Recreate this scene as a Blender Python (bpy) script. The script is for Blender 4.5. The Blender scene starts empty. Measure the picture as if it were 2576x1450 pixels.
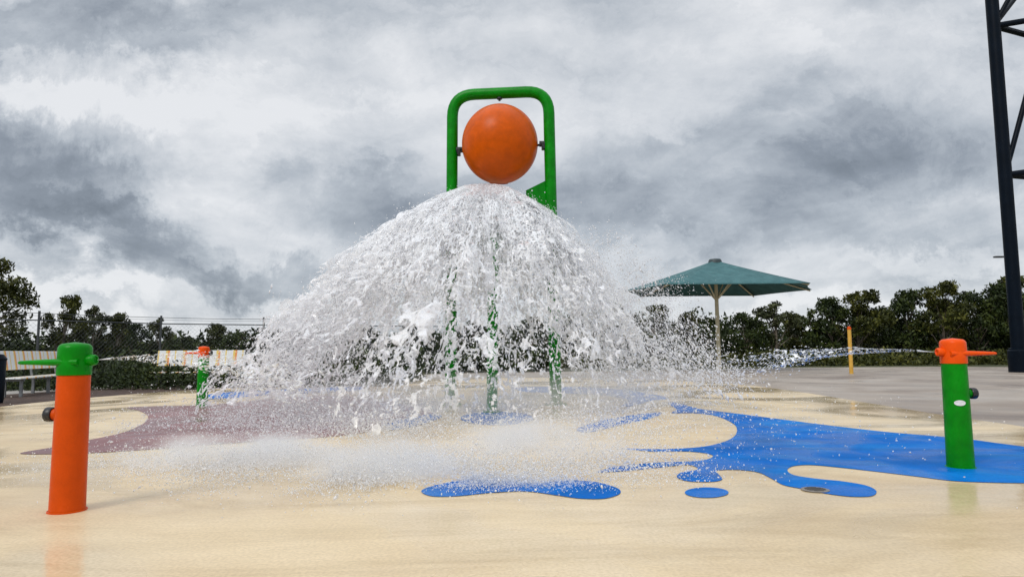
import bpy, math, random
import numpy as np
from mathutils import Vector, Matrix

random.seed(7)
RNG = np.random.default_rng(7)
scene = bpy.context.scene
COL = scene.collection
PI = math.pi

# ------------------------------------------------------------------ camera
CAM_H = 0.95
LENS = 24.0
PITCH = math.radians(5.26)
ROLL = math.radians(-0.45)
cam_data = bpy.data.cameras.new('camera')
cam_data.lens = LENS
cam_data.sensor_width = 36.0
cam_data.clip_start = 0.05
cam_data.clip_end = 3000.0
cam = bpy.data.objects.new('camera', cam_data)
COL.objects.link(cam)
CM = Matrix.Translation((0, 0, CAM_H)) @ Matrix.Rotation(PI / 2 + PITCH, 4, 'X') @ Matrix.Rotation(ROLL, 4, 'Z')
cam.matrix_world = CM
scene.camera = cam
CR = CM.to_3x3()
FPX = LENS / 36.0 * 2575.0


def ray(x, y):
    return CR @ Vector(((x - 1287.5) / FPX, -(y - 725.0) / FPX, -1.0))


def gp(x, y, z=0.0):
    r = ray(x, y)
    t = (z - CAM_H) / r.z
    return Vector((r.x * t, r.y * t, z))


def at(x, y, D):
    r = ray(x, y)
    t = D / r.y
    return Vector((r.x * t, D, CAM_H + r.z * t))


# ------------------------------------------------------------------ numpy noise
def _hash(ix, iy, iz, s):
    h = (ix.astype(np.int64) * 73856093) ^ (iy.astype(np.int64) * 19349663) ^ (iz.astype(np.int64) * 83492791) ^ (s * 2654435761)
    h = (h ^ (h >> 13)) * 1274126177
    h = h & 0x7fffffff
    h = (h ^ (h >> 15)) * 2246822519
    h = (h ^ (h >> 11)) & 0xffffff
    return h.astype(np.float64) / float(0xffffff)


def vnoise(p, s=0):
    i = np.floor(p).astype(np.int64)
    f = p - i
    f = f * f * (3 - 2 * f)
    out = 0
    for dx in (0, 1):
        wx = f[:, 0] if dx else 1 - f[:, 0]
        for dy in (0, 1):
            wy = f[:, 1] if dy else 1 - f[:, 1]
            for dz in (0, 1):
                wz = f[:, 2] if dz else 1 - f[:, 2]
                out = out + wx * wy * wz * _hash(i[:, 0] + dx, i[:, 1] + dy, i[:, 2] + dz, s)
    return out


def fbm(p, octs=4, s=0):
    a, t, o = 0.5, 0, 0
    n = 0
    for k in range(octs):
        o = o + a * vnoise(p * (2 ** k) + 17.3 * k, s + k)
        n += a
        a *= 0.5
    return o / n


def worley(p, s=0):
    """F1 and F2 distances."""
    i = np.floor(p).astype(np.int64)
    f1 = np.full(len(p), 9.0)
    f2 = np.full(len(p), 9.0)
    for dx in (-1, 0, 1):
        for dy in (-1, 0, 1):
            for dz in (-1, 0, 1):
                cx, cy, cz = i[:, 0] + dx, i[:, 1] + dy, i[:, 2] + dz
                d = np.sqrt((cx + _hash(cx, cy, cz, s) - p[:, 0]) ** 2 + (cy + _hash(cx, cy, cz, s + 11) - p[:, 1]) ** 2
                            + (cz + _hash(cx, cy, cz, s + 23) - p[:, 2]) ** 2)
                m = d < f1
                f2 = np.where(m, f1, np.minimum(f2, d))
                f1 = np.where(m, d, f1)
    return f1, f2


def worley2(x, y, s=0):
    """F1 and F2 distances in the plane"""
    ix, iy = np.floor(x).astype(np.int64), np.floor(y).astype(np.int64)
    iz = np.zeros_like(ix)
    f1 = np.full(len(x), 9.0)
    f2 = np.full(len(x), 9.0)
    for dx in (-1, 0, 1):
        for dy in (-1, 0, 1):
            cx, cy = ix + dx, iy + dy
            d = np.hypot(cx + _hash(cx, cy, iz, s) - x, cy + _hash(cx, cy, iz, s + 11) - y)
            m = d < f1
            f2 = np.where(m, f1, np.minimum(f2, d))
            f1 = np.where(m, d, f1)
    return f1, f2


# ------------------------------------------------------------------ materials
def new_mat(name):
    m = bpy.data.materials.new(name)
    m.use_nodes = True
    nt = m.node_tree
    return m, nt, nt.nodes['Principled BSDF']


def N(nt, t, **kw):
    n = nt.nodes.new(t)
    for k, v in kw.items():
        setattr(n, k, v)
    return n


def ramp(nt, fac, stops):
    r = N(nt, 'ShaderNodeValToRGB')
    e = r.color_ramp.elements
    while len(e) < len(stops):
        e.new(0.5)
    for el, (p, c) in zip(e, stops):
        el.position = p
        el.color = (*c, 1) if len(c) == 3 else c
    nt.links.new(fac, r.inputs[0])
    return r.outputs[0]


def noisy(name, cols, scale=3.0, rough=(0.5, 0.7), bump=0.0, bscale=40.0, metallic=0.0, coords='Object', detail=6, spec=0.5, stretch=(1, 1, 1), dist=0.3):
    """a surface whose colour wanders between given colours"""
    m, nt, b = new_mat(name)
    tc = N(nt, 'ShaderNodeTexCoord')
    mp = N(nt, 'ShaderNodeMapping')
    mp.inputs['Scale'].default_value = stretch
    nt.links.new(tc.outputs[coords], mp.inputs[0])
    n = N(nt, 'ShaderNodeTexNoise')
    n.inputs['Scale'].default_value = scale
    n.inputs['Detail'].default_value = detail
    n.inputs['Distortion'].default_value = dist
    nt.links.new(mp.outputs[0], n.inputs['Vector'])
    k = len(cols)
    stops = [(0.3 + 0.4 * i / max(1, k - 1), c) for i, c in enumerate(cols)]
    nt.links.new(ramp(nt, n.outputs['Fac'], stops), b.inputs['Base Color'])
    mr = N(nt, 'ShaderNodeMapRange')
    mr.inputs[1].default_value = 0.3
    mr.inputs[2].default_value = 0.7
    mr.inputs[3].default_value = rough[0]
    mr.inputs[4].default_value = rough[1]
    n3 = N(nt, 'ShaderNodeTexNoise')
    n3.inputs['Scale'].default_value = scale * 2.3
    n3.inputs['Detail'].default_value = 4
    nt.links.new(mp.outputs[0], n3.inputs['Vector'])
    nt.links.new(n3.outputs['Fac'], mr.inputs[0])
    nt.links.new(mr.outputs[0], b.inputs['Roughness'])
    b.inputs['Metallic'].default_value = metallic
    b.inputs['Specular IOR Level'].default_value = spec
    if bump:
        n2 = N(nt, 'ShaderNodeTexNoise')
        n2.inputs['Scale'].default_value = bscale
        n2.inputs['Detail'].default_value = 5
        nt.links.new(mp.outputs[0], n2.inputs['Vector'])
        bp = N(nt, 'ShaderNodeBump')
        bp.inputs['Strength'].default_value = bump
        bp.inputs['Distance'].default_value = 0.02
        nt.links.new(n2.outputs['Fac'], bp.inputs['Height'])
        nt.links.new(bp.outputs[0], b.inputs['Normal'])
    return m


def wet_paint(name, cols, wet=(0.06, 0.55), scale=0.5, bump=0.12, spec=0.3):
    """rubbery coloured coat under a patchy film of water"""
    m, nt, b = new_mat(name)
    tc = N(nt, 'ShaderNodeTexCoord')
    n = N(nt, 'ShaderNodeTexNoise')
    n.inputs['Scale'].default_value = scale
    n.inputs['Detail'].default_value = 7
    n.inputs['Roughness'].default_value = 0.6
    n.inputs['Distortion'].default_value = 0.5
    nt.links.new(tc.outputs['Object'], n.inputs['Vector'])
    c1 = ramp(nt, n.outputs['Fac'], [(0.3, cols[0]), (0.5, cols[1]), (0.7, cols[2])])
    sp = N(nt, 'ShaderNodeTexNoise')
    sp.inputs['Scale'].default_value = 55
    sp.inputs['Detail'].default_value = 3
    nt.links.new(tc.outputs['Object'], sp.inputs['Vector'])
    mx = N(nt, 'ShaderNodeMixRGB', blend_type='MULTIPLY')
    mx.inputs[0].default_value = 1
    nt.links.new(c1, mx.inputs[1])
    nt.links.new(ramp(nt, sp.outputs['Fac'], [(0.35, (0.87, 0.86, 0.85)), (0.62, (1.02, 1.02, 1.02))]), mx.inputs[2])
    st = N(nt, 'ShaderNodeTexNoise')
    st.inputs['Scale'].default_value = 1.0
    st.inputs['Detail'].default_value = 9
    st.inputs['Roughness'].default_value = 0.7
    st.inputs['Distortion'].default_value = 1.4
    ms = N(nt, 'ShaderNodeMapping')
    ms.inputs['Scale'].default_value = (0.35, 1.5, 1)
    ms.inputs['Rotation'].default_value = (0, 0, 0.12)
    nt.links.new(tc.outputs['Object'], ms.inputs[0])
    nt.links.new(ms.outputs[0], st.inputs['Vector'])
    mx2 = N(nt, 'ShaderNodeMixRGB', blend_type='MULTIPLY')
    mx2.inputs[0].default_value = 1
    nt.links.new(mx.outputs[0], mx2.inputs[1])
    nt.links.new(ramp(nt, st.outputs['Fac'], [(0.33, (0.80, 0.77, 0.72)), (0.5, (0.97, 0.96, 0.95)), (0.66, (1.06, 1.06, 1.08))]), mx2.inputs[2])
    nt.links.new(mx2.outputs[0], b.inputs['Base Color'])
    w = N(nt, 'ShaderNodeTexNoise')
    w.inputs['Scale'].default_value = scale * 1.3
    w.inputs['Detail'].default_value = 5
    w.inputs['Distortion'].default_value = 1.2
    mp = N(nt, 'ShaderNodeMapping')
    mp.inputs['Location'].default_value = (31, 7, 3)
    nt.links.new(tc.outputs['Object'], mp.inputs[0])
    nt.links.new(mp.outputs[0], w.inputs['Vector'])
    mr = N(nt, 'ShaderNodeMapRange')
    mr.interpolation_type = 'SMOOTHSTEP'
    mr.inputs[1].default_value = 0.38
    mr.inputs[2].default_value = 0.62
    mr.inputs[3].default_value = wet[0]
    mr.inputs[4].default_value = wet[1]
    nt.links.new(w.outputs['Fac'], mr.inputs[0])
    nt.links.new(mr.outputs[0], b.inputs['Roughness'])
    b.inputs['Specular IOR Level'].default_value = spec
    rp = N(nt, 'ShaderNodeTexNoise')
    rp.inputs['Scale'].default_value = 9
    rp.inputs['Detail'].default_value = 6
    rp.inputs['Roughness'].default_value = 0.6
    nt.links.new(tc.outputs['Object'], rp.inputs['Vector'])
    bp = N(nt, 'ShaderNodeBump')
    bp.inputs['Strength'].default_value = bump
    bp.inputs['Distance'].default_value = 0.02
    nt.links.new(rp.outputs['Fac'], bp.inputs['Height'])
    nt.links.new(bp.outputs[0], b.inputs['Normal'])
    return m


def gloss_paint(name, col, rough=0.28, dirt=0.35):
    m, nt, b = new_mat(name)
    tc = N(nt, 'ShaderNodeTexCoord')
    n = N(nt, 'ShaderNodeTexNoise')
    n.inputs['Scale'].default_value = 7
    n.inputs['Detail'].default_value = 8
    n.inputs['Roughness'].default_value = 0.65
    nt.links.new(tc.outputs['Object'], n.inputs['Vector'])
    d = tuple(c * (1 - dirt) for c in col)
    nt.links.new(ramp(nt, n.outputs['Fac'], [(0.3, d), (0.6, col), (0.8, tuple(min(1, c * 1.12 + 0.01) for c in col))]), b.inputs['Base Color'])
    b.inputs['Roughness'].default_value = rough
    b.inputs['Specular IOR Level'].default_value = 0.16
    v = N(nt, 'ShaderNodeTexVoronoi')
    v.inputs['Scale'].default_value = 60
    nt.links.new(tc.outputs['Object'], v.inputs['Vector'])
    bp = N(nt, 'ShaderNodeBump')
    bp.inputs['Strength'].default_value = 0.25
    bp.inputs['Distance'].default_value = 0.004
    mr = N(nt, 'ShaderNodeMapRange')
    mr.inputs[1].default_value = 0.0
    mr.inputs[2].default_value = 0.35
    mr.inputs[3].default_value = 1
    mr.inputs[4].default_value = 0
    nt.links.new(v.outputs['Distance'], mr.inputs[0])
    nt.links.new(mr.outputs[0], bp.inputs['Height'])
    nt.links.new(bp.outputs[0], b.inputs['Normal'])
    return m


def leaf_mat(name, cols):
    m, nt, b = new_mat(name)
    g = N(nt, 'ShaderNodeNewGeometry')
    n = N(nt, 'ShaderNodeTexNoise')
    n.inputs['Scale'].default_value = 1.3
    n.inputs['Detail'].default_value = 3
    nt.links.new(g.outputs['Position'], n.inputs['Vector'])
    a = N(nt, 'ShaderNodeMath', operation='MULTIPLY_ADD')
    nt.links.new(g.outputs['Random Per Island'], a.inputs[0])
    a.inputs[1].default_value = 0.45
    a.inputs[2].default_value = -0.72
    a2 = N(nt, 'ShaderNodeMath', operation='MULTIPLY_ADD')
    nt.links.new(n.outputs['Fac'], a2.inputs[0])
    a2.inputs[1].default_value = 2.0
    nt.links.new(a.outputs[0], a2.inputs[2])
    nt.links.new(ramp(nt, a2.outputs[0], [(0.0, cols[0]), (0.5, cols[1]), (1.0, cols[2])]), b.inputs['Base Color'])
    b.inputs['Roughness'].default_value = 0.6
    b.inputs['Specular IOR Level'].default_value = 0.25
    return m


def water_mat(name, white=0.6, trans=0.5):
    m, nt, b = new_mat(name)
    b.inputs['Base Color'].default_value = (0.97, 0.975, 0.99, 1)
    b.inputs['Roughness'].default_value = 0.12
    b.inputs['IOR'].default_value = 1.33
    out = nt.nodes['Material Output']
    tr = N(nt, 'ShaderNodeBsdfTranslucent')
    tr.inputs[0].default_value = (0.98, 0.98, 0.99, 1)
    mx = N(nt, 'ShaderNodeMixShader')
    mx.inputs[0].default_value = trans
    nt.links.new(b.outputs[0], mx.inputs[1])
    nt.links.new(tr.outputs[0], mx.inputs[2])
    tp = N(nt, 'ShaderNodeBsdfTransparent')
    tp.inputs[0].default_value = (0.97, 0.98, 1, 1)
    gl = N(nt, 'ShaderNodeBsdfGlossy')
    gl.inputs['Roughness'].default_value = 0.05
    m2 = N(nt, 'ShaderNodeMixShader')
    fr = N(nt, 'ShaderNodeFresnel')
    fr.inputs[0].default_value = 1.4
    nt.links.new(fr.outputs[0], m2.inputs[0])
    nt.links.new(tp.outputs[0], m2.inputs[1])
    nt.links.new(gl.outputs[0], m2.inputs[2])
    m3 = N(nt, 'ShaderNodeMixShader')
    tc = N(nt, 'ShaderNodeTexCoord')
    n = N(nt, 'ShaderNodeTexNoise')
    n.inputs['Scale'].default_value = 22
    n.inputs['Detail'].default_value = 3
    nt.links.new(tc.outputs['Object'], n.inputs['Vector'])
    mr = N(nt, 'ShaderNodeMapRange')
    mr.inputs[1].default_value = 0.35
    mr.inputs[2].default_value = 0.6
    mr.inputs[3].default_value = max(0.05, white - 0.35)
    mr.inputs[4].default_value = min(1, white + 0.35)
    nt.links.new(n.outputs['Fac'], mr.inputs[0])
    nt.links.new(mr.outputs[0], m3.inputs[0])
    nt.links.new(m2.outputs[0], m3.inputs[1])
    nt.links.new(mx.outputs[0], m3.inputs[2])
    nt.links.new(m3.outputs[0], out.inputs[0])
    return m


M = {}
M['pad'] = wet_paint('cream_pad_coating', [(0.61, 0.46, 0.28), (0.72, 0.575, 0.365), (0.77, 0.64, 0.44)], wet=(0.07, 0.42), scale=0.35)
M['blue'] = wet_paint('blue_pad_coating', [(0.0, 0.11, 0.44), (0.0, 0.14, 0.53), (0.006, 0.21, 0.62)], wet=(0.2, 0.55), scale=0.9, spec=0.03)
M['maroon'] = wet_paint('plum_pad_coating', [(0.20, 0.095, 0.10), (0.25, 0.12, 0.125), (0.30, 0.155, 0.155)], wet=(0.2, 0.5), scale=0.8)
M['deck'] = noisy('worn_concrete', [(0.20, 0.155, 0.125), (0.33, 0.275, 0.225), (0.42, 0.365, 0.31)], scale=0.35, rough=(0.25, 0.7), bump=0.3, bscale=25, detail=9, dist=1.0)
M['path'] = noisy('pale_concrete', [(0.26, 0.24, 0.22), (0.35, 0.33, 0.3)], scale=1.2, bump=0.3)
M['mulch'] = noisy('brown_mulch', [(0.022, 0.012, 0.009), (0.055, 0.03, 0.02), (0.10, 0.055, 0.035)], scale=9, bump=0.9, bscale=60, rough=(0.7, 0.95))
M['grass_base'] = noisy('dry_green_grass', [(0.030, 0.04, 0.014), (0.055, 0.06, 0.02), (0.10, 0.09, 0.04)], scale=1.1, bump=0.8, bscale=60, rough=(0.8, 1), detail=9)
M['green'] = gloss_paint('green_paint', (0.0, 0.235, 0.003), 0.35)
M['orange'] = gloss_paint('orange_paint', (0.62, 0.070, 0.0), 0.4, 0.15)
M['bucket'] = gloss_paint('orange_bucket_shell', (0.62, 0.095, 0.0), 0.36, 0.22)
M['red_orange'] = gloss_paint('bright_orange_paint', (0.82, 0.085, 0.002), 0.35, 0.12)
M['black'] = noisy('black_rubber', [(0.008, 0.008, 0.01), (0.02, 0.02, 0.022)], rough=(0.3, 0.5))
M['white'] = noisy('white_enamel', [(0.7, 0.7, 0.7), (0.8, 0.8, 0.8)], rough=(0.3, 0.5))
M['navy'] = noisy('navy_steel_paint', [(0.001, 0.0035, 0.008), (0.002, 0.006, 0.013)], scale=2, rough=(0.35, 0.5), spec=0.1)
M['steel'] = noisy('galvanised_steel', [(0.16, 0.17, 0.18), (0.3, 0.31, 0.32)], scale=8, rough=(0.4, 0.6), metallic=0.6)
M['dark_steel'] = noisy('weathered_steel', [(0.05, 0.055, 0.06), (0.09, 0.095, 0.1)], scale=8, rough=(0.4, 0.6), metallic=0.3)
M['canopy'] = noisy('green_shade_cloth', [(0.030, 0.105, 0.115), (0.055, 0.155, 0.165)], scale=3, rough=(0.7, 0.9), bump=0.1, bscale=90)
M['canopy_cap'] = noisy('dark_cap', [(0.02, 0.035, 0.04), (0.04, 0.06, 0.065)], rough=(0.5, 0.7))
M['cream_metal'] = noisy('cream_powder_coat', [(0.5, 0.44, 0.28), (0.62, 0.56, 0.38)], scale=5, rough=(0.35, 0.5))
M['yellow'] = noisy('yellow_post_paint', [(0.55, 0.3, 0.04), (0.7, 0.42, 0.07)], scale=6, rough=(0.4, 0.6))
M['tan'] = noisy('tan_pole_paint', [(0.42, 0.24, 0.1), (0.55, 0.34, 0.16)], scale=3, rough=(0.5, 0.7))
M['drain'] = noisy('drain_steel', [(0.16, 0.14, 0.12), (0.26, 0.23, 0.2)], scale=30, rough=(0.4, 0.6), metallic=0.2)
M['bark'] = noisy('eucalypt_bark', [(0.06, 0.045, 0.035), (0.16, 0.13, 0.1), (0.28, 0.25, 0.2)], scale=3, rough=(0.8, 0.95), stretch=(1, 1, 0.25), bump=0.5)
M['leaf_a'] = leaf_mat('olive_leaves', [(0.009, 0.013, 0.002), (0.038, 0.046, 0.006), (0.13, 0.13, 0.022)])
M['leaf_b'] = leaf_mat('deep_green_leaves', [(0.005, 0.010, 0.002), (0.018, 0.032, 0.005), (0.07, 0.09, 0.015)])
M['leaf_c'] = leaf_mat('grey_green_leaves', [(0.014, 0.019, 0.007), (0.045, 0.054, 0.02), (0.11, 0.12, 0.05)])
M['water'] = water_mat('splashing_water', 0.88)
M['drops'] = water_mat('water_drops', 0.85)
M['jetwater'] = water_mat('jet_water', 0.32, 0.1)
M['fence_wire'] = noisy('fence_wire', [(0.1, 0.11, 0.12), (0.16, 0.17, 0.18)], rough=(0.5, 0.7), metallic=0.5)
M['shed_wall'] = noisy('shed_cladding', [(0.12, 0.12, 0.12), (0.18, 0.18, 0.17)], rough=(0.6, 0.8))


def stripe_mat():
    m, nt, b = new_mat('striped_bench_panel')
    tc = N(nt, 'ShaderNodeTexCoord')
    sx = N(nt, 'ShaderNodeSeparateXYZ')
    nt.links.new(tc.outputs['Object'], sx.inputs[0])
    mm = N(nt, 'ShaderNodeMath', operation='MULTIPLY')
    mm.inputs[1].default_value = 1 / 0.5
    nt.links.new(sx.outputs[0], mm.inputs[0])
    fr = N(nt, 'ShaderNodeMath', operation='FRACT')
    nt.links.new(mm.outputs[0], fr.inputs[0])
    r = N(nt, 'ShaderNodeValToRGB')
    r.color_ramp.interpolation = 'CONSTANT'
    W, O, Y = (0.72, 0.74, 0.74, 1), (0.75, 0.28, 0.07, 1), (0.75, 0.55, 0.14, 1)
    st = [(0, O), (0.12, W), (0.42, Y), (0.50, W), (0.88, Y)]
    e = r.color_ramp.elements
    while len(e) < len(st):
        e.new(0.9)
    for el, (p, c) in zip(e, st):
        el.position = p
        el.color = c
    nt.links.new(fr.outputs[0], r.inputs[0])
    nt.links.new(r.outputs[0], b.inputs['Base Color'])
    b.inputs['Roughness'].default_value = 0.5
    return m


M['stripes'] = stripe_mat()


# ------------------------------------------------------------------ mesh helpers
class MB:
    def __init__(self):
        self.v, self.f, self.s = [], [], []

    def add(self, vs, fs, smooth=False):
        o = len(self.v)
        self.v += [tuple(p) for p in vs]
        self.f += [tuple(i + o for i in f) for f in fs]
        self.s += [smooth] * len(fs)
        return self

    def box(self, c, size, rot=None, bev=0.0):
        sx, sy, sz = (s / 2 for s in size)
        R = rot if rot is not None else Matrix.Identity(3)
        if bev:
            vs, fs = [], []
            b = min(bev, sx, sy, sz)
            # bevelled box: three nested outlines
            prof = [(-sz, b), (-sz + b, 0), (sz - b, 0), (sz, b)]
            for z, ins in prof:
                x, y = sx - ins, sy - ins
                k = b * 0.6
                for px, py in ((-x + k, -y), (x - k, -y), (x, -y + k), (x, y - k), (x - k, y), (-x + k, y), (-x, y - k), (-x, -y + k)):
                    vs.append(R @ Vector((px, py, z)) + Vector(c))
            fs.append(tuple(range(7, -1, -1)))
            for r in range(3):
                for i in range(8):
                    j = (i + 1) % 8
                    fs.append((r * 8 + i, r * 8 + j, r * 8 + 8 + j, r * 8 + 8 + i))
            fs.append(tuple(range(24, 32)))
            return self.add(vs, fs)
        vs = [R @ Vector((x * sx, y * sy, z * sz)) + Vector(c) for x in (-1, 1) for y in (-1, 1) for z in (-1, 1)]
        fs = [(0, 1, 3, 2), (4, 6, 7, 5), (0, 4, 5, 1), (2, 3, 7, 6), (0, 2, 6, 4), (1, 5, 7, 3)]
        return self.add(vs, fs)

    def tube(self, pts, rad, n=16, cap=True):
        pts = [Vector(p) for p in pts]
        if not isinstance(rad, (list, tuple)):
            rad = [rad] * len(pts)
        vs, fs = [], []
        d0 = (pts[1] - pts[0]).normalized()
        up = Vector((0, 0, 1)) if abs(d0.z) < 0.9 else Vector((0, 1, 0))
        a = d0.cross(up).normalized()
        for k, p in enumerate(pts):
            if k == 0:
                d = pts[1] - pts[0]
            elif k == len(pts) - 1:
                d = pts[-1] - pts[-2]
            else:
                d = (pts[k + 1] - pts[k]).normalized() + (pts[k] - pts[k - 1]).normalized()
            d.normalize()
            a = (a - d * a.dot(d)).normalized()
            b = d.cross(a)
            for i in range(n):
                t = 2 * PI * i / n
                vs.append(p + (a * math.cos(t) + b * math.sin(t)) * rad[k])
        for k in range(len(pts) - 1):
            for i in range(n):
                j = (i + 1) % n
                fs.append((k * n + i, k * n + j, (k + 1) * n + j, (k + 1) * n + i))
        self.add(vs, fs, True)
        if cap:
            o = len(self.v) - len(vs)
            self.f.append(tuple(o + i for i in range(n - 1, -1, -1)))
            self.f.append(tuple(o + (len(pts) - 1) * n + i for i in range(n)))
            self.s += [False, False]
        return self

    def lathe(self, prof, n=32, origin=(0, 0, 0), axis=(0, 0, 1)):
        """prof: (radius, height) pairs"""
        q = Vector((0, 0, 1)).rotation_difference(Vector(axis))
        vs, fs = [], []
        for r, h in prof:
            for i in range(n):
                t = 2 * PI * i / n
                vs.append(q @ Vector((r * math.cos(t), r * math.sin(t), h)) + Vector(origin))
        for k in range(len(prof) - 1):
            for i in range(n):
                j = (i + 1) % n
                fs.append((k * n + i, k * n + j, (k + 1) * n + j, (k + 1) * n + i))
        self.add(vs, fs, True)
        return self

    def prism(self, poly, thick):
        """extrude polygon of 3D points along vector thick"""
        n = len(poly)
        t = Vector(thick)
        vs = [Vector(p) for p in poly] + [Vector(p) + t for p in poly]
        fs = [tuple(range(n)), tuple(range(2 * n - 1, n - 1, -1))]
        for i in range(n):
            j = (i + 1) % n
            fs.append((i, i + n, j + n, j))
        return self.add(vs, fs)

    def build(self, name, m, parent=None, autosmooth=True):
        me = bpy.data.meshes.new(name)
        me.from_pydata(self.v, [], self.f)
        me.polygons.foreach_set('use_smooth', self.s)
        me.materials.append(m)
        if autosmooth and any(self.s):
            try:
                me.set_sharp_from_angle(angle=math.radians(38))
            except Exception:
                pass
        me.update()
        o = bpy.data.objects.new(name, me)
        COL.objects.link(o)
        if parent is not None:
            o.parent = parent
        return o


def np_mesh(name, verts, faces, m, smooth=False, parent=None):
    me = bpy.data.meshes.new(name)
    k = faces.shape[1]
    me.vertices.add(len(verts))
    me.vertices.foreach_set('co', np.ascontiguousarray(verts, dtype=np.float32).ravel())
    me.loops.add(faces.size)
    me.loops.foreach_set('vertex_index', np.ascontiguousarray(faces, dtype=np.int32).ravel())
    me.polygons.add(len(faces))
    me.polygons.foreach_set('loop_start', np.arange(0, faces.size, k, dtype=np.int32))
    me.polygons.foreach_set('use_smooth', np.full(len(faces), smooth))
    me.materials.append(m)
    me.update(calc_edges=True)
    me.validate()
    o = bpy.data.objects.new(name, me)
    COL.objects.link(o)
    if parent is not None:
        o.parent = parent
    return o


def empty(name, loc=(0, 0, 0), rz=0.0):
    o = bpy.data.objects.new(name, None)
    o.empty_display_size = 0.2
    o.location = loc
    o.rotation_euler = (0, 0, rz)
    COL.objects.link(o)
    return o


def tag(o, label=None, cat=None, group=None, kind=None):
    if label:
        o['label'] = label
    if cat:
        o['category'] = cat
    if group:
        o['group'] = group
    if kind:
        o['kind'] = kind
    return o


def copy_tree(o, parent=None):
    c = o.copy()
    COL.objects.link(c)
    c.parent = parent
    for ch in list(o.children):
        copy_tree(ch, c)
    return c


def spline(pts, n=8, closed=True):
    """Catmull-Rom through 2D points"""
    out = []
    k = len(pts)
    rng = range(k) if closed else range(k - 1)
    for i in rng:
        if closed:
            p0, p1, p2, p3 = pts[(i - 1) % k], pts[i], pts[(i + 1) % k], pts[(i + 2) % k]
        else:
            p0, p1, p2, p3 = pts[max(0, i - 1)], pts[i], pts[i + 1], pts[min(k - 1, i + 2)]
        for j in range(n):
            t = j / n
            q = []
            for c in range(2):
                q.append(0.5 * ((2 * p1[c]) + (-p0[c] + p2[c]) * t + (2 * p0[c] - 5 * p1[c] + 4 * p2[c] - p3[c]) * t * t
                                + (-p0[c] + 3 * p1[c] - 3 * p2[c] + p3[c]) * t ** 3))
            out.append(tuple(q))
    if not closed:
        out.append(pts[-1])
    return out


def flat_sheet(name, pts, z, m, parent=None, depth=0.0):
    """triangulated sheet from world xy outline"""
    from mathutils.geometry import tessellate_polygon
    vs = [Vector((p[0], p[1], z)) for p in pts]
    tris = tessellate_polygon([vs])
    mb = MB()
    fs = []
    for t in tris:
        a, b, c = (vs[i] for i in t)
        fs.append(t if (b - a).cross(c - a).z > 0 else (t[0], t[2], t[1]))
    mb.add(vs, fs)
    if depth:
        n = len(vs)
        k = len(mb.v)
        mb.add(vs + [v - Vector((0, 0, depth)) for v in vs], [(i, (i + 1) % n, (i + 1) % n + n, i + n) for i in range(n)])
    return mb.build(name, m, parent)


def px_sheet(name, pix, z, m, parent=None, n=8, smooth=True):
    p = spline(pix, n) if smooth else pix
    w = [gp(x, y, z) for x, y in p]
    return flat_sheet(name, [(q.x, q.y) for q in w], z, m, parent)


# ------------------------------------------------------------------ ground and paving
G = MB()
G.add([(-1200, -60, 0), (1200, -60, 0), (1200, 1800, 0), (-1200, 1800, 0)], [(0, 1, 2, 3)])
ground = G.build('ground', M['grass_base'])
ground.location.z = -0.06
tag(ground, kind='structure')

# concrete deck round the pad (right side and behind)
far = [gp(x, y, -0.02) for x, y in ((2900, 922), (2575, 922), (2300, 922), (2000, 924), (1700, 929), (1400, 934), (1150, 938), (900, 947))]
deck_pts = [(9, -8), (30, -8), (60, 20)] + [(p.x, p.y) for p in far] + [(-6, 14), (-2, 5)]
deck = flat_sheet('concrete_deck', deck_pts, -0.02, M['deck'], depth=0.03)
tag(deck, kind='structure')

# cream splash pad
edge = [(-250, 1052), (0, 1022), (150, 1006), (300, 993), (450, 982), (620, 973), (900, 960), (1100, 953), (1300, 949), (1500, 950), (1700, 956),
        (1850, 965), (2000, 983), (2200, 1015), (2400, 1047), (2575, 1072), (2800, 1112)]
edge = spline(edge, 6, closed=False)
ew = [gp(x, y) for x, y in edge]
pad_pts = [(p.x, p.y) for p in ew] + [(8.5, 2), (8, -3), (4, -7), (-4, -7), (-9, -3), (-11, 4)]
pad = flat_sheet('splash_pad', pad_pts, 0.0, M['pad'], depth=0.05)
tag(pad, kind='structure')

# blue painted splash
blue_px = [(2900, 1172), (2700, 1142), (2575, 1122), (2500, 1112), (2440, 1104), (2360, 1096), (2250, 1087), (2130, 1074), (2000, 1058), (1900, 1045), (1820, 1035), (1760, 1027), (1700, 1012),
           (1680, 1013), (1700, 1028), (1690, 1038), (1740, 1038), (1800, 1045), (1846, 1066), (1852, 1088), (1830, 1106), (1780, 1120), (1720, 1126), (1640, 1128), (1560, 1126), (1640, 1134), (1730, 1134),
           (1785, 1141), (1790, 1149), (1760, 1157), (1700, 1160), (1620, 1164), (1540, 1174), (1500, 1186), (1560, 1184), (1640, 1176), (1720, 1168), (1748, 1172), (1752, 1180),
           (1710, 1188), (1704, 1200), (1735, 1209), (1790, 1210), (1816, 1204), (1806, 1190), (1800, 1182), (1850, 1180), (1905, 1186), (1940, 1202), (1970, 1218), (2020, 1228), (2080, 1240), (2140, 1247), (2190, 1246), (2204, 1234),
           (2180, 1220), (2120, 1209), (2060, 1203), (2000, 1194), (1980, 1182), (1994, 1171), (2040, 1168), (2110, 1174), (2200, 1184), (2300, 1196), (2400, 1208), (2500, 1212), (2600, 1214), (2900, 1222)]
b = px_sheet('painted_splash', blue_px, 0.004, M['blue'], pad)
tag(b, 'large blue painted water splash')


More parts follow.
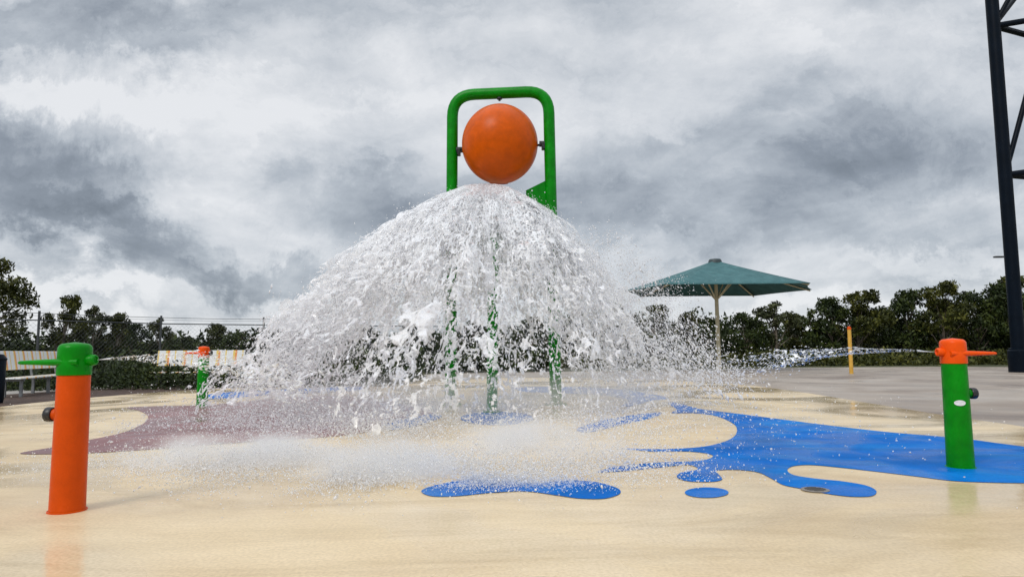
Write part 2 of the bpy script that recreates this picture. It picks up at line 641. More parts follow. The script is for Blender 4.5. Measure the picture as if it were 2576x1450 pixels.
def ell(cx, cy, rx, ry, rot=0.0, n=18):
    return [(cx + rx * math.cos(2 * PI * i / n) * math.cos(rot) - ry * math.sin(2 * PI * i / n) * math.sin(rot),
             cy + rx * math.cos(2 * PI * i / n) * math.sin(rot) + ry * math.sin(2 * PI * i / n) * math.cos(rot)) for i in range(n)]


px_sheet('painted_drop', ell(1777, 1237, 55, 13), 0.004, M['blue'], pad, 4)
px_sheet('painted_drop', [(1060, 1232), (1110, 1215), (1180, 1205), (1260, 1208), (1350, 1213), (1430, 1206), (1500, 1211), (1552, 1226), (1558, 1240), (1520, 1252), (1460, 1252),
                          (1400, 1244), (1320, 1234), (1230, 1238), (1150, 1246), (1085, 1246)], 0.004, M['blue'], pad)
px_sheet('painted_ring', ell(1250, 1051, 92, 17), 0.004, M['blue'], pad, 4)
px_sheet('painted_stroke', [(1450, 1078), (1500, 1060), (1580, 1044), (1660, 1036), (1640, 1050), (1560, 1068), (1480, 1086)], 0.004, M['blue'], pad)
px_sheet('painted_stroke', [(1300, 974), (1400, 972), (1500, 974), (1600, 984), (1680, 1000), (1640, 1006), (1600, 1018), (1560, 1022), (1580, 1004), (1500, 992), (1400, 988), (1320, 984)], 0.004, M['blue'], pad)
px_sheet('painted_stroke', [(530, 990), (600, 984), (720, 978), (840, 973), (910, 971), (900, 980), (800, 986), (680, 992), (580, 1000), (520, 1002)], 0.004, M['blue'], pad)
px_sheet('painted_stroke', [(960, 1070), (1020, 1052), (1090, 1040), (1110, 1048), (1060, 1066), (990, 1080)], 0.0082, M['blue'], pad)
mr_ = px_sheet('painted_swirl', [(50, 1139), (140, 1122), (230, 1104), (310, 1086), (360, 1064), (372, 1046), (350, 1032), (322, 1024), (420, 1020), (520, 1018), (640, 1006),
                                 (760, 996), (860, 994), (960, 1008), (1060, 1028), (1095, 1042), (1040, 1066), (960, 1080), (860, 1094), (740, 1104), (600, 1112),
                                 (440, 1124), (300, 1134), (160, 1140)], 0.0042, M['maroon'], pad)
tag(mr_, 'plum coloured painted swirl')

# floor drain at the end of the blue paint
dr = empty('floor_drain', gp(2050, 1232, 0.0))
tag(dr, 'small grey metal drain cover set at the lip of the blue paint', 'drain')
mb = MB()
mb.lathe([(0.0, 0.009), (0.085, 0.009), (0.091, 0.007), (0.091, 0.004)], 28)
mb.build('cover', M['drain'], dr)
mb = MB()
for i in range(-3, 4):
    w = math.sqrt(max(0.0004, 0.068 ** 2 - (i * 0.02) ** 2))
    mb.box((0, i * 0.02, 0.0098), (2 * w, 0.005, 0.002))
mb.build('slot', M['black'], dr)

# left garden strip: mulch, grey path
L1 = [gp(x, y, -0.03) for x, y in spline([(-250, 1056), (0, 1026), (150, 1010), (300, 997), (450, 986), (620, 977), (760, 970), (900, 964)], 5, closed=False)]
L2 = [gp(x, y, -0.03) for x, y in ((900, 952), (620, 958), (450, 966), (300, 974), (140, 983), (0, 992), (-250, 1010))]
mulch = flat_sheet('garden_soil', [(p.x, p.y) for p in L1 + L2], -0.03, M['mulch'])
# widen under the pad edge so that no gap shows
tag(mulch, kind='structure')
L3 = [gp(x, y, -0.035) for x, y in ((900, 956), (620, 962), (450, 969), (300, 977), (140, 986), (0, 995), (-250, 1013))]
L4 = [gp(x, y, -0.035) for x, y in ((-250, 998), (0, 980), (140, 972), (300, 965), (450, 959), (620, 954), (900, 950))]
path = flat_sheet('path', [(p.x, p.y) for p in L3 + L4], -0.035, M['path'])
tag(path, kind='structure')


# ------------------------------------------------------------------ sprayers
def sprayer(pos, label, body_m, cap_m, side, knob_side, height=1.03, sticker=False, rz=0.0, high_knob=False):
    t = empty('spray_post', pos, rz)
    tag(t, label, 'spray post', 'water spray posts round the splash pad')
    H = height
    s = side
    zb = H - 0.205
    mb = MB()
    mb.lathe([(0.0, -0.01), (0.100, -0.01), (0.100, 0.0), (0.0985, 0.02), (0.0915, zb - 0.004), (0.088, zb), (0.0, zb)], 40)
    mb.build('body', body_m, t)
    mb = MB()
    pr = [(0.0, zb), (0.095, zb), (0.0965, zb + 0.006), (0.0965, zb + 0.085), (0.0950, zb + 0.092), (0.0965, zb + 0.10), (0.095, H - 0.045)]
    for i in range(1, 8):
        a = i / 7 * PI / 2
        pr.append((0.06 + 0.035 * math.cos(a), H - 0.045 + 0.036 * math.sin(a)))
    pr += [(0.03, H - 0.004), (0.0, H)]
    mb.lathe(pr, 40)
    mb.build('cap', cap_m, t)
    zh = H - 0.125
    mb = MB()
    y = -0.075
    mb.tube([(-s * 0.07, y, zh), (s * 0.08, y, zh), (s * 0.2, y + 0.01, zh), (s * 0.30, y + 0.02, zh - 0.001), (s * 0.313, y + 0.02, zh - 0.001)], [0.02, 0.021, 0.016, 0.012, 0.006], 16)
    mb.build('handle', cap_m, t)
    mb = MB()
    mb.lathe([(0.0, 0.05), (0.033, 0.05), (0.033, 0.095), (0.034, 0.10), (0.034, 0.128), (0.030, 0.138), (0.022, 0.14), (0.018, 0.13), (0.0, 0.128)], 24, (0, -0.01, zh + 0.012), (-s, 0, 0))
    mb.build('nozzle', cap_m, t)
    k = knob_side
    zk = zh if high_knob else 0.585
    mb = MB()
    mb.lathe([(0.0, 0.06), (0.036, 0.06), (0.034, 0.108), (0.0, 0.108)], 20, (0, -0.01, zk), (k, 0, 0))
    mb.build('boss', body_m if not high_knob else cap_m, t)
    mb = MB()
    mb.lathe([(0.0, 0.1085), (0.042, 0.1085), (0.045, 0.113), (0.045, 0.148), (0.041, 0.153), (0.030, 0.153), (0.028, 0.147), (0.0, 0.147)], 12, (0, -0.01, zk), (k, 0, 0))
    mb.build('knob', M['black'], t)
    if sticker:
        mb = MB()
        n = 24
        vs, fs = [], []
        for layer in (0.097, 0.0995):
            for i in range(n):
                a = 2 * PI * i / n
                ang = -PI / 2 - 0.32 + math.cos(a) * 0.42
                zz = 0.515 + math.sin(a) * 0.022
                vs.append((layer * math.cos(ang), layer * math.sin(ang), zz))
        vs.append((0.0998 * math.cos(-PI / 2 - 0.32), 0.0998 * math.sin(-PI / 2 - 0.32), 0.515))
        for i in range(n):
            j = (i + 1) % n
            fs.append((i, j, n + j, n + i))
            fs.append((n + i, n + j, 2 * n))
        mb.add(vs, fs)
        mb.build('sticker', M['white'], t)
    # base flange, low and flush
    mb = MB()
    mb.lathe([(0.101, 0.0), (0.108, 0.0), (0.108, 0.007), (0.101, 0.009)], 32)
    mb.build('base_ring', body_m, t)
    return t


left_post = sprayer(gp(169, 1283), 'orange spray post with green cap and handle in the left foreground', M['orange'], M['green'], -1, -1)
right_post = sprayer(gp(2416, 1174), 'green spray post with orange cap standing on the blue paint at right', M['green'], M['red_orange'], 1, 1, sticker=True)
far_post = sprayer(gp(508, 1022), 'green spray post with orange cap in front of the striped bench', M['green'], M['red_orange'], -1, 1, height=1.09, high_knob=True)

# ------------------------------------------------------------------ tipping bucket tower
FL, FR = 12.45, 12.2        # distance of left and right leg
tower = empty('tipping_bucket_tower', (-0.3, 12.3, 0))
tag(tower, 'tall green steel frame with an orange ball shaped bucket above the water splash', 'tipping bucket')
TI = Vector((0.3, -12.3, 0))
LT, LB = at(1138, 240, FL), at(1133, 1014, FL)
RT, RB = at(1379, 229, FR), at(1398, 1018, FR)
LB.z = 0.0
RB.z = 0.0
LB.y, RB.y = FL, FR


def fillet(a, b, c, r, n=8):
    d1, d2 = (a - b).normalized(), (c - b).normalized()
    out = []
    for i in range(n + 1):
        t = i / n
        out.append((b + d1 * r).lerp(b, t).lerp(b.lerp(b + d2 * r, t), t))
    return out


path_pts = [LB] + fillet(LB, LT, RT, 0.42) + fillet(LT, RT, RB, 0.42) + [RB]
mb = MB()
mb.tube([p + TI for p in path_pts], 0.104, 24)
mb.build('frame', M['green'], tower)
for P in (LB, RB):
    mb = MB()
    mb.lathe([(0.0, 0.02), (0.2, 0.02), (0.2, 0.0)], 28, P + TI)
    for i in range(8):
        a = i * PI / 4
        mb.lathe([(0.0, 0.045), (0.018, 0.045), (0.018, 0.02)], 6, P + TI + Vector((0.16 * math.cos(a), 0.16 * math.sin(a), 0)))
    mb.build('base_plate', M['green'], tower)
# gusset plates beside both legs (deflector that throws the water out)
gr = [at(1378, 452, 12.22), at(1322, 480, 12.24), at(1330, 560, 12.24), at(1386, 640, 12.22)]
mb = MB()
mb.prism([p + TI + Vector((0, -0.03, 0)) for p in gr], (0, 0.06, 0))
mb.build('deflector_plate', M['green'], tower)
gl_ = [at(1140, 500, 12.42), at(1190, 525, 12.4), at(1185, 600, 12.4), at(1140, 650, 12.42)]
mb = MB()
mb.prism([p + TI + Vector((0, -0.03, 0)) for p in gl_], (0, 0.06, 0))
mb.build('deflector_plate', M['green'], tower)
# feed pipe in front
fb = gp(1237, 1036)
ft = at(1241, 640, fb.y)
j = Vector((ft.x, 12.3, 3.05))
mb = MB()
mb.tube([fb + TI] + [p + TI for p in fillet(fb, Vector((ft.x, fb.y, 2.75)), j, 0.4)] + [j + TI], 0.085, 20)
mb.build('feed_pipe', M['green'], tower)
mb = MB()
mb.lathe([(0.0, 0.022), (0.15, 0.022), (0.15, 0.0)], 28, fb + TI)
mb.build('pipe_flange', M['green'], tower)
mb = MB()
xb = (at(1140, 560, 12.42) + TI, at(1386, 560, 12.22) + TI)
mb.tube(xb, 0.07, 16)
mb.build('cross_beam', M['green'], tower)
# bucket
bc = at(1257, 363, 12.3) + TI
bk = MB()
Rb = 0.70
prof = []
for i in range(0, 41):
    a = PI / 2 - i / 40 * (PI * 0.5 + 1.32)
    prof.append((Rb * math.cos(a), Rb * 1.04 * math.sin(a)))
ro, ho = prof[-1]
prof += [(ro + 0.004, ho - 0.01), (ro - 0.02, ho - 0.015)]
for i in range(40, -1, -1):
    a = PI / 2 - i / 40 * (PI * 0.5 + 1.32)
    prof.append(((Rb - 0.02) * math.cos(a), (Rb - 0.02) * 1.04 * math.sin(a)))
tilt = Vector((0.05, -0.32, 1.0)).normalized()
bk.lathe(prof, 64, bc, tilt)
bucket = bk.build('bucket', M['bucket'], tower)
for sx, py in ((-1, 377), (1, 362)):
    mb = MB()
    e = (at(1150, py, 12.4) if sx < 0 else at(1370, py, 12.2)) + TI
    d = Vector((sx, 0, 0))
    q = bc + Vector((sx * (Rb - 0.03), 0, e.z - bc.z))
    q.y = bc.y
    mb.tube([q, e], 0.022, 12)
    mb.tube([e - d * 0.10, e + d * 0.02], 0.055, 12)
    mb.box(e - d * 0.03 + Vector((0, 0, -0.05)), (0.06, 0.12, 0.12), bev=0.01)
    mb.build('pivot_bracket', M['black'], tower)
mb = MB()
e = at(1256, 238, 12.3) + TI
mb.tube([e, e - Vector((0, 0, 0.12))], 0.022, 10)
mb.tube([e - Vector((0, 0, 0.06)), e - Vector((0, 0, 0.09))], 0.05, 10)
mb.build('fill_spout', M['black'], tower)

# ------------------------------------------------------------------ green shade umbrella
UD = 32.0
ub = gp(1806, 925)
ub = Vector((ub.x * UD / ub.y + 0.05, UD, 0))
um = empty('shade_umbrella', ub)
tag(um, 'large green hexagonal shade umbrella on a cream pole', 'shade umbrella')
Z_R, Z_A = 3.72, 5.15
ux = at(1798, 660, UD).x - ub.x
hexv = [(-4.3, 0.0), (-3.15, -3.2), (3.05, -3.2), (4.5, 0.0), (3.0, 3.4), (-2.95, 3.4)]
mb = MB()
vs, fs = [], []
K = 10
for i in range(6):
    for k in range(K + 1):
        t = k / K
        x, y = hexv[i]
        sag = 0.0
        vs.append((ux + x * t, y * t, Z_A + (Z_R - Z_A) * (t ** 0.92)))
# panels between ribs, sagging a little inward along the edge
P = []
vs, fs = [], []
S = 8
for i in range(6):
    a, b_ = Vector((*hexv[i], 0)), Vector((*hexv[(i + 1) % 6], 0))
    o = len(vs)
    for k in range(K + 1):
        t = k / K
        for s in range(S + 1):
            w = s / S
            sag = math.sin(w * PI) * t
            p = a.lerp(b_, w) * t * (1 - 0.035 * sag)
            vs.append((ux + p.x, p.y, Z_A + (Z_R - Z_A) * (t ** 0.93) - 0.05 * sag * (1 - t) * 2))
    for k in range(K):
        for s in range(S):
            q = o + k * (S + 1) + s
            fs.append((q, q + 1, q + S + 2, q + S + 1))
mb.add(vs, fs, True)
# hem band
can = mb.build('canopy', M['canopy'], um)
sm = can.modifiers.new('thickness', 'SOLIDIFY')
sm.thickness = 0.02
sm.offset = -1
for i in range(6):
    x, y = hexv[i]
    mb = MB()
    mb.tube([(ux, 0, Z_A - 0.12), (ux + x * 0.5, y * 0.5, (Z_A + Z_R) / 2 - 0.10), (ux + x * 0.985, y * 0.985, Z_R - 0.05)], [0.045, 0.04, 0.03], 10)
    mb.build('rafter', M['cream_metal'], um)
    mb = MB()
    mb.tube([(ux, 0, 3.25), (ux + x * 0.28, y * 0.28, Z_A - 0.12 + (Z_R - Z_A) * 0.29)], 0.035, 8)
    mb.build('brace', M['cream_metal'], um)
mb = MB()
mb.tube([(0, 0, 0), (0, 0, 0.4), (ux * 0.6, 0, 3.2), (ux, 0, Z_A)], [0.11, 0.1, 0.088, 0.08], 18)
mb.build('pole', M['cream_metal'], um)
mb = MB()
mb.lathe([(0.0, 0.03), (0.25, 0.03), (0.25, 0)], 24)
mb.build('base_plate', M['cream_metal'], um)
mb = MB()
mb.lathe([(0.32, Z_A - 0.14), (0.30, Z_A - 0.02), (0.26, Z_A + 0.05), (0.0, Z_A + 0.09)], 20, (ux, 0, 0))
mb.build('top_cap', M['canopy_cap'], um)


# ------------------------------------------------------------------ benches
def bench(pos, rz, length, label):
    t = empty('bench', pos, rz)
    tag(t, label, 'bench', 'striped benches beyond the pad')
    L = length
    R = Matrix.Rotation(math.radians(-10), 3, 'X')
    mb = MB()
    mb.box((0, 0.23, 0.875), (L, 0.035, 0.46), R, 0.012)
    mb.build('backrest', M['stripes'], t)
    mb = MB()
    for k in range(4):
        mb.box((0, -0.19 + k * 0.125, 0.455), (L, 0.11, 0.035), None, 0.008)
    mb.build('seat', M['stripes'], t)
    for k in (-0.43, 0.0, 0.43):
        mb = MB()
        x = k * L
        mb.box((x, 0.0, 0.41), (0.06, 0.46, 0.05))
        mb.box((x, -0.17, 0.195), (0.06, 0.06, 0.38))
        mb.box((x, 0.17, 0.195), (0.06, 0.06, 0.38))
        mb.box((x, 0.262, 0.74), (0.05, 0.04, 0.62), R)
        mb.box((x, 0.0, 0.0), (0.09, 0.5, 0.03))
        mb.build('leg', M['steel'], t)
    return t


p = at(496, 965, 20.5)
bench(Vector((p.x, 20.5, -0.05)), 0.04, 2.6, 'white bench with orange and yellow stripes behind the far green spray post')
p0, p1 = at(8, 900, 16.0), at(160, 900, 19.6)
bench(Vector(((p0.x + p1.x) / 2 + 0.15, 17.8, -0.05)), math.atan2(3.6, p1.x - p0.x), (p1 - p0).length, 'white bench with orange and yellow stripes at the left edge of the picture')

# dark bollard at the far left edge
p = at(-2, 970, 14.2)
bn = empty('litter_bin', (p.x - 0.12, 14.2, -0.05))
tag(bn, 'dark navy bin cut off by the left edge beside the striped bench', 'bin')
mb = MB()
mb.lathe([(0.0, 0.0), (0.17, 0.0), (0.19, 0.1), (0.2, 0.9), (0.17, 0.95)], 20)
mb.build('drum', M['navy'], bn)
mb = MB()
mb.lathe([(0.205, 0.9), (0.21, 0.93), (0.15, 1.02), (0.0, 1.04)], 20)
mb.build('lid', M['navy'], bn)

# ------------------------------------------------------------------ chain link fence on the left
fence = empty('chain_link_fence', (-16, 24, -0.06))
tag(fence, 'tall wire fence with steel posts behind the benches and in front of the bush', 'fence')
FI = Vector((16, -24, 0.06))
fpx = [(-260, 21.5), (95, 24.0), (403, 27.6), (662, 29.5), (930, 31.5), (1200, 33.5), (1470, 35.5), (1740, 37.5)]
fp = []
for x, D in fpx:
    q = at(x, 860, D)
    fp.append(Vector((q.x, D, -0.06)))
FHT = 2.5
for q in fp:
    mb = MB()
    mb.tube([q + FI, q + FI + Vector((0, 0, FHT + 0.06))], 0.042, 8)
    mb.build('post', M['dark_steel'], fence)
mb = MB()
for a, b_ in zip(fp[:-1], fp[1:]):
    mb.tube([a + FI + Vector((0, 0, FHT - 0.27)), b_ + FI + Vector((0, 0, FHT - 0.27))], 0.024, 6)
mb.build('top_rail', M['dark_steel'], fence)
mb = MB()
for a, b_ in zip(fp[:-1], fp[1:]):
    for h, r in ((FHT - 0.02, 0.010), (FHT - 0.11, 0.006), (0.1, 0.006)):
        mb.tube([a + FI + Vector((0, 0, h)), (a + b_) / 2 + FI + Vector((0, 0, h - 0.02)), b_ + FI + Vector((0, 0, h))], r, 5)
mb.build('strand_wire', M['dark_steel'], fence)
mb = MB()
for a, b_ in zip(fp[:-1], fp[1:]):
    d = (b_ - a)
    L = d.length
    d = d / L
    hh = FHT - 0.3
    n = int((L + hh) / 0.16)
    for k in range(n):
        s = k * 0.16
        for sg in (1, -1):
            s0, z0, s1, z1 = s, 0.05, s - hh, hh + 0.05
            if s0 > L:
                z0 += s0 - L
                s0 = L
            if s1 < 0:
                z1 += s1
                s1 = 0
            if z1 - z0 < 0.02:
                continue
            u0, u1 = (s0, s1) if sg > 0 else (L - s0, L - s1)
            A, B = a + d * u0 + FI + Vector((0, 0, z0)), a + d * u1 + FI + Vector((0, 0, z1))
            mb.tube([A, B], 0.0022, 3, cap=False)
mb.build('mesh_wire', M['fence_wire'], fence)

# ------------------------------------------------------------------ mast on the right
MD = 27.0
mt = empty('lattice_mast', (at(2560, 925, MD).x, MD, 0))
tag(mt, 'tall dark navy steel lattice mast leaving the frame at upper right', 'mast')
MI = -Vector(mt.location)
b0 = at(2560, 925, MD)
b0.z = 0
b1 = at(2560, 868, MD)
t1_ = at(2491, -40, MD)
top = b1 + (t1_ - b1) * 1.12
mb = MB()
dirv = (top - b1).normalized()
mb.tube([b1 + MI - dirv * 0.5, b1 + MI, top + MI], [0.245, 0.245, 0.235], 22)
mb.build('leg', M['navy'], mt)
c2 = [b1 + Vector((3.2, 0.0, 0)), b1 + Vector((4.6, 2.6, 0))]
c2t = [top + Vector((1.9, 0.0, 0)), top + Vector((3.2, 1.8, 0))]
for a, b_ in zip(c2, c2t):
    mb = MB()
    mb.tube([a + MI - dirv * 0.5, b_ + MI], 0.235, 18)
    mb.build('leg', M['navy'], mt)
for a in [b1] + c2:
    mb = MB()
    g = Vector((a.x, a.y, 0)) + MI + Vector((0.08, 0, 0))
    mb.lathe([(0.0, -0.02), (0.44, -0.02), (0.44, 0.82), (0.40, 0.86), (0.40, 0.92), (0.26, 0.95), (0.0, 0.95)], 24, g)
    mb.build('footing', M['navy'], mt)


def on(a, b_, z):
    t = (z - a.z) / (b_.z - a.z)
    return a + (b_ - a) * t


zs = [at(2505, 66, MD).z, at(2540, 440, MD).z]
legs = [(b1, top), (c2[0], c2t[0]), (c2[1], c2t[1])]
for (u, w) in ((0, 1), (0, 2), (1, 2)):
    for z in zs:
        mb = MB()
        mb.tube([on(*legs[u], z) + MI, on(*legs[w], z + 0.35) + MI], 0.12, 12)
        mb.build('brace', M['navy'], mt)
    for za, zb in ((zs[0], zs[0] + 3.2), (zs[1], zs[0] + 0.2)):
        mb = MB()
        mb.tube([on(*legs[w], za if u else zb) + MI, on(*legs[u], zb if u else za) + MI], 0.095, 12)
        mb.build('brace', M['navy'], mt)

# ------------------------------------------------------------------ small things at the right
p = at(2141, 935, 26.8)
yp = empty('marker_post', (p.x, 26.8, -0.02))
tag(yp, 'thin yellow post standing alone at the back edge of the concrete deck', 'post')
mb = MB()
mb.tube([(0, 0, 0), (0, 0, 1.72)], [0.075, 0.07], 14)
mb.build('shaft', M['yellow'], yp)
mb = MB()
mb.lathe([(0.078, 1.72), (0.08, 1.76), (0.05, 1.83), (0.0, 1.85)], 14)
mb.build('cap', M['orange'], yp)

LD = 42.0
p = at(2557, 905, LD)
q = at(2538, 660, LD)
lp = empty('lamp_post', (p.x, LD, -0.06))
tag(lp, 'tan lamp post with a short dark arm just left of the navy mast', 'lamp post')
mb = MB()
mb.tube([(0, 0, 0), (q.x - p.x, 0, q.z + 0.4)], [0.24, 0.15], 14)
mb.build('pole', M['tan'], lp)
mb = MB()
mb.tube([(q.x - p.x, 0, q.z + 0.3), (q.x - p.x - 0.35, 0, q.z + 0.42)], 0.05, 8)
mb.build('arm', M['dark_steel'], lp)
mb = MB()
mb.box((q.x - p.x - 0.6, 0, q.z + 0.42), (0.62, 0.28, 0.1), None, 0.03)
mb.build('lamp_head', M['dark_steel'], lp)

SD = 58.0
a = at(2395, 836, SD)
b_ = at(2545, 836, SD)
sh = empty('shed', ((a.x + b_.x) / 2, SD, -0.06))
tag(sh, 'low shed with a white roof edge glimpsed under the trees at far right', 'shed')
w = b_.x - a.x
hz = a.z
mb = MB()
mb.box((0, 2.0, hz / 2 - 0.1), (w - 0.5, 4.0, hz - 0.2))
mb.build('wall', M['shed_wall'], sh)
mb = MB()
mb.box((0, 1.9, hz + 0.06), (w, 5.0, 0.18), Matrix.Rotation(0.03, 3, 'X'), 0.02)
mb.build('roof', M['white'], sh)


# ------------------------------------------------------------------ trees
def leaf_cloud(rng, centres, radii, n_each, size):
    """small bent leaf-spray quads round the clump centres"""
    V, F = [], []
    for (c, r, n) in zip(centres, radii, n_each):
        d = rng.normal(size=(n, 3))
        d /= np.linalg.norm(d, axis=1)[:, None]
        rr = rng.random(n) ** 0.45
        p = np.array(c) + d * rr[:, None] * np.array(r)
        V.append(p)
    P = np.concatenate(V)
    n = len(P)
    a = rng.normal(size=(n, 3))
    a[:, 2] -= 0.5
    a /= np.linalg.norm(a, axis=1)[:, None]
    b = np.cross(a, rng.normal(size=(n, 3)))
    b /= np.linalg.norm(b, axis=1)[:, None]
    s = size * (0.6 + 0.9 * rng.random(n))[:, None]
    q = np.stack([P - a * s, P + b * s * 0.42, P + a * s, P - b * s * 0.42], axis=1).reshape(-1, 3)
    f = np.arange(4 * n).reshape(n, 4)
    return q, f


def make_tree(seed, H, W, clumps, leaves, leaf_size, mat, crown_base=0.25, flat=0.75, lean=0.0):
    rng = np.random.default_rng(seed)
    t = empty('tree', (0, 0, 0))
    C_, R_ = [], []
    cz0, cz1 = H * crown_base, H
    tries = 0
    while len(C_) < clumps and tries < 4000:
        tries += 1
        u = rng.random()
        z = cz0 + (cz1 - cz0) * u
        prof = math.sin(min(1.0, u * 0.85 + 0.15) * PI) ** 0.6
        ang = rng.random() * 2 * PI
        rad = W / 2 * prof * (rng.random() ** 0.5)
        s = W * (0.085 + 0.10 * rng.random())
        c = (rad * math.cos(ang) + lean * u, rad * math.sin(ang), min(z, H - s * flat * 0.8))
        C_.append(c)
        R_.append((s, s, s * flat))
    vol = np.array([r[0] ** 2 for r in R_])
    ne = np.maximum(12, (0.85 * leaves * vol / vol.sum()).astype(int))
    q, f = leaf_cloud(rng, C_, R_, ne, leaf_size)
    mb = MB()
    top = (lean * 0.5, 0, H * 0.72)
    pts = []
    for k in range(7):
        u = k / 6
        pts.append((lean * 0.5 * u + 0.06 * H * 0.25 * math.sin(u * 5 + seed), 0.05 * H * 0.25 * math.cos(u * 4 + seed), H * 0.74 * u))
    r0 = 0.028 * H + 0.03
    mb.tube(pts, [r0 * (1 - 0.8 * k / 6) for k in range(7)], 9)
    for c in C_[::2]:
        kz = max(1, min(5, int(c[2] / H * 6) - 1))
        s = Vector(pts[kz])
        e = Vector(c)
        m_ = s.lerp(e, 0.5) + Vector((0, 0, 0.06 * H * (rng.random() - 0.2)))
        mb.tube([s, m_, e], [r0 * 0.3, r0 * 0.2, r0 * 0.08], 5, cap=False)
    mb.build('trunk', M['bark'], t)
    np_mesh('crown', q, f, M[mat], parent=t)
    return t


protos = [
    make_tree(11, 6.0, 5.2, 52, 6500, 0.15, 'leaf_b', 0.22),
    make_tree(12, 6.0, 4.2, 40, 5200, 0.14, 'leaf_a', 0.30),
    make_tree(13, 6.0, 6.2, 58, 7000, 0.15, 'leaf_b', 0.15, 0.7),
    make_tree(14, 6.0, 3.6, 28, 3600, 0.14, 'leaf_c', 0.36, 0.8),
    make_tree(15, 6.0, 5.0, 40, 4800, 0.15, 'leaf_a', 0.26, 0.65, 0.6),
]
used = [False] * len(protos)
TREES = [
    # x px, top y px, distance, proto, width factor, label
    (165, 748, 36, 4, 0.62, 'bushy tree just left of centre of the fence, behind the green spray cap'),
    (226, 772, 38, 3, 0.8, 'slim tree right behind the green capped orange spray post'),
    (290, 790, 39, 1, 0.8, 'rounded tree between the orange spray post and the striped bench'),
    (350, 816, 44, 0, 0.9, 'low spreading tree left of the striped middle bench'),
    (415, 803, 46, 3, 0.8, 'thin airy tree rising above the striped middle bench'),
    (470, 848, 52, 2, 1.0, 'low dark tree right behind the middle bench'),
    (548, 816, 50, 1, 1.0, 'small round topped tree just right of the far green spray post'),
    (610, 836, 50, 2, 1.0, 'low tree above the right end of the striped middle bench'),
    (672, 826, 48, 0, 1.1, 'tree at the left fringe of the water splash'),
    (770, 820, 50, 2, 1.2, 'tree seen through the left lower part of the water splash'),
    (900, 818, 50, 0, 1.2, 'tree behind the splash, left of the green feed pipe'),
    (1040, 812, 50, 2, 1.1, 'tree behind the splash, just left of the tower legs'),
    (1190, 808, 50, 0, 1.2, 'tree directly behind the green tower legs'),
    (1340, 800, 50, 2, 1.1, 'tree behind the splash, right of the tower legs'),
    (1455, 790, 50, 0, 1.1, 'tree behind the right hand part of the splash'),
    (1555, 764, 46, 3, 1.2, 'grey green tree at the right fringe of the water splash'),
    (1640, 770, 46, 4, 1.0, 'airy tree under the left side of the green umbrella'),
    (1722, 790, 46, 1, 1.0, 'round tree left of the umbrella pole'),
    (1790, 800, 48, 0, 1.0, 'low tree directly behind the umbrella pole'),
    (1872, 790, 46, 2, 0.9, 'dark tree just right of the umbrella pole'),
    (1950, 762, 46, 3, 1.2, 'taller narrow tree below the right tip of the umbrella'),
    (2015, 790, 48, 1, 1.1, 'low tree in the dip of the tree line right of the umbrella'),
    (2085, 752, 47, 0, 1.0, 'tree left of the thin yellow post'),
    (2160, 736, 46, 4, 1.0, 'tall round headed tree behind the thin yellow post'),
    (2230, 776, 48, 2, 0.9, 'lower tree right of the thin yellow post'),
    (2310, 730, 46, 0, 1.0, 'broad tree left of the right hand spray post'),
    (2372, 716, 45, 4, 0.9, 'tallest tree of the right line, above the orange spray cap'),
    (2445, 738, 46, 2, 0.9, 'wide tree behind the handle of the right spray post'),
    (2515, 718, 46, 0, 0.9, 'dark tree beside the tan lamp post'),
    (2600, 700, 46, 4, 1.1, 'tree behind the navy mast at the right edge'),
]
for (x, ty, D, k, wf, lab) in TREES:
    g = at(x, 900, D)
    z = at(x, ty, D).z
    o = protos[k] if not used[k] else copy_tree(protos[k])
    used[k] = True
    s = (z + 0.06) / 6.0 * 1.02
    o.location = (g.x, D + random.uniform(-1, 1), -0.06)
    wv = max(s, 0.55) * wf * 0.95
    o.scale = (wv, wv, s)
    o.rotation_euler = (0, 0, random.uniform(0, 6.28))
    tag(o, lab, 'tree', 'trees beyond the fence')

big = make_tree(31, 9.0, 8.4, 80, 20000, 0.15, 'leaf_a', 0.16, 0.6)
g = at(5, 900, 34)
big.location = (g.x - 1.7, 34, -0.06)
z = at(60, 640, 34).z
big.scale = (0.66, 0.66, z / 9.0)
tag(big, 'tall spreading gum tree at the left edge of the picture', 'tree', 'trees beyond the fence')


# woodland mass behind the separate trees
def foliage_mass(name, segs, hfun, depth, count, size, mat, label, seed, z0=-0.06, clump=True):
    rng = np.random.default_rng(seed)
    pts = []
    A = np.array([(p.x, p.y) for p in segs])
    L = np.linalg.norm(np.diff(A, axis=0), axis=1)
    cum = np.concatenate([[0], np.cumsum(L)])
    s = rng.random(count) * cum[-1]
    idx = np.clip(np.searchsorted(cum, s) - 1, 0, len(L) - 1)
    f = (s - cum[idx]) / L[idx]
    base = A[idx] + (A[idx + 1] - A[idx]) * f[:, None]
    y = base[:, 1] + rng.random(count) * depth
    x = base[:, 0] + rng.normal(size=count) * 0.1
    P3 = np.stack([x * 0.8, y * 0.8, np.zeros(count)], 1)
    h = hfun * (0.1 + 1.75 * fbm(P3, 3, seed)) if clump else np.full(count, hfun)
    z = z0 + h * (rng.random(count) ** 1.4) * 1.25
    P = np.stack([x, y, z], 1)
    a = rng.normal(size=(count, 3))
    a /= np.linalg.norm(a, axis=1)[:, None]
    b = np.cross(a, rng.normal(size=(count, 3)))
    b /= np.linalg.norm(b, axis=1)[:, None]
    sz = size * (0.6 + 0.9 * rng.random(count))[:, None]
    q = np.stack([P - a * sz, P + b * sz * 0.45, P + a * sz, P - b * sz * 0.45], axis=1).reshape(-1, 3)
    o = np_mesh(name, q, np.arange(4 * count).reshape(count, 4), M[mat])
    tag(o, label, 'vegetation', kind='stuff')
    return o


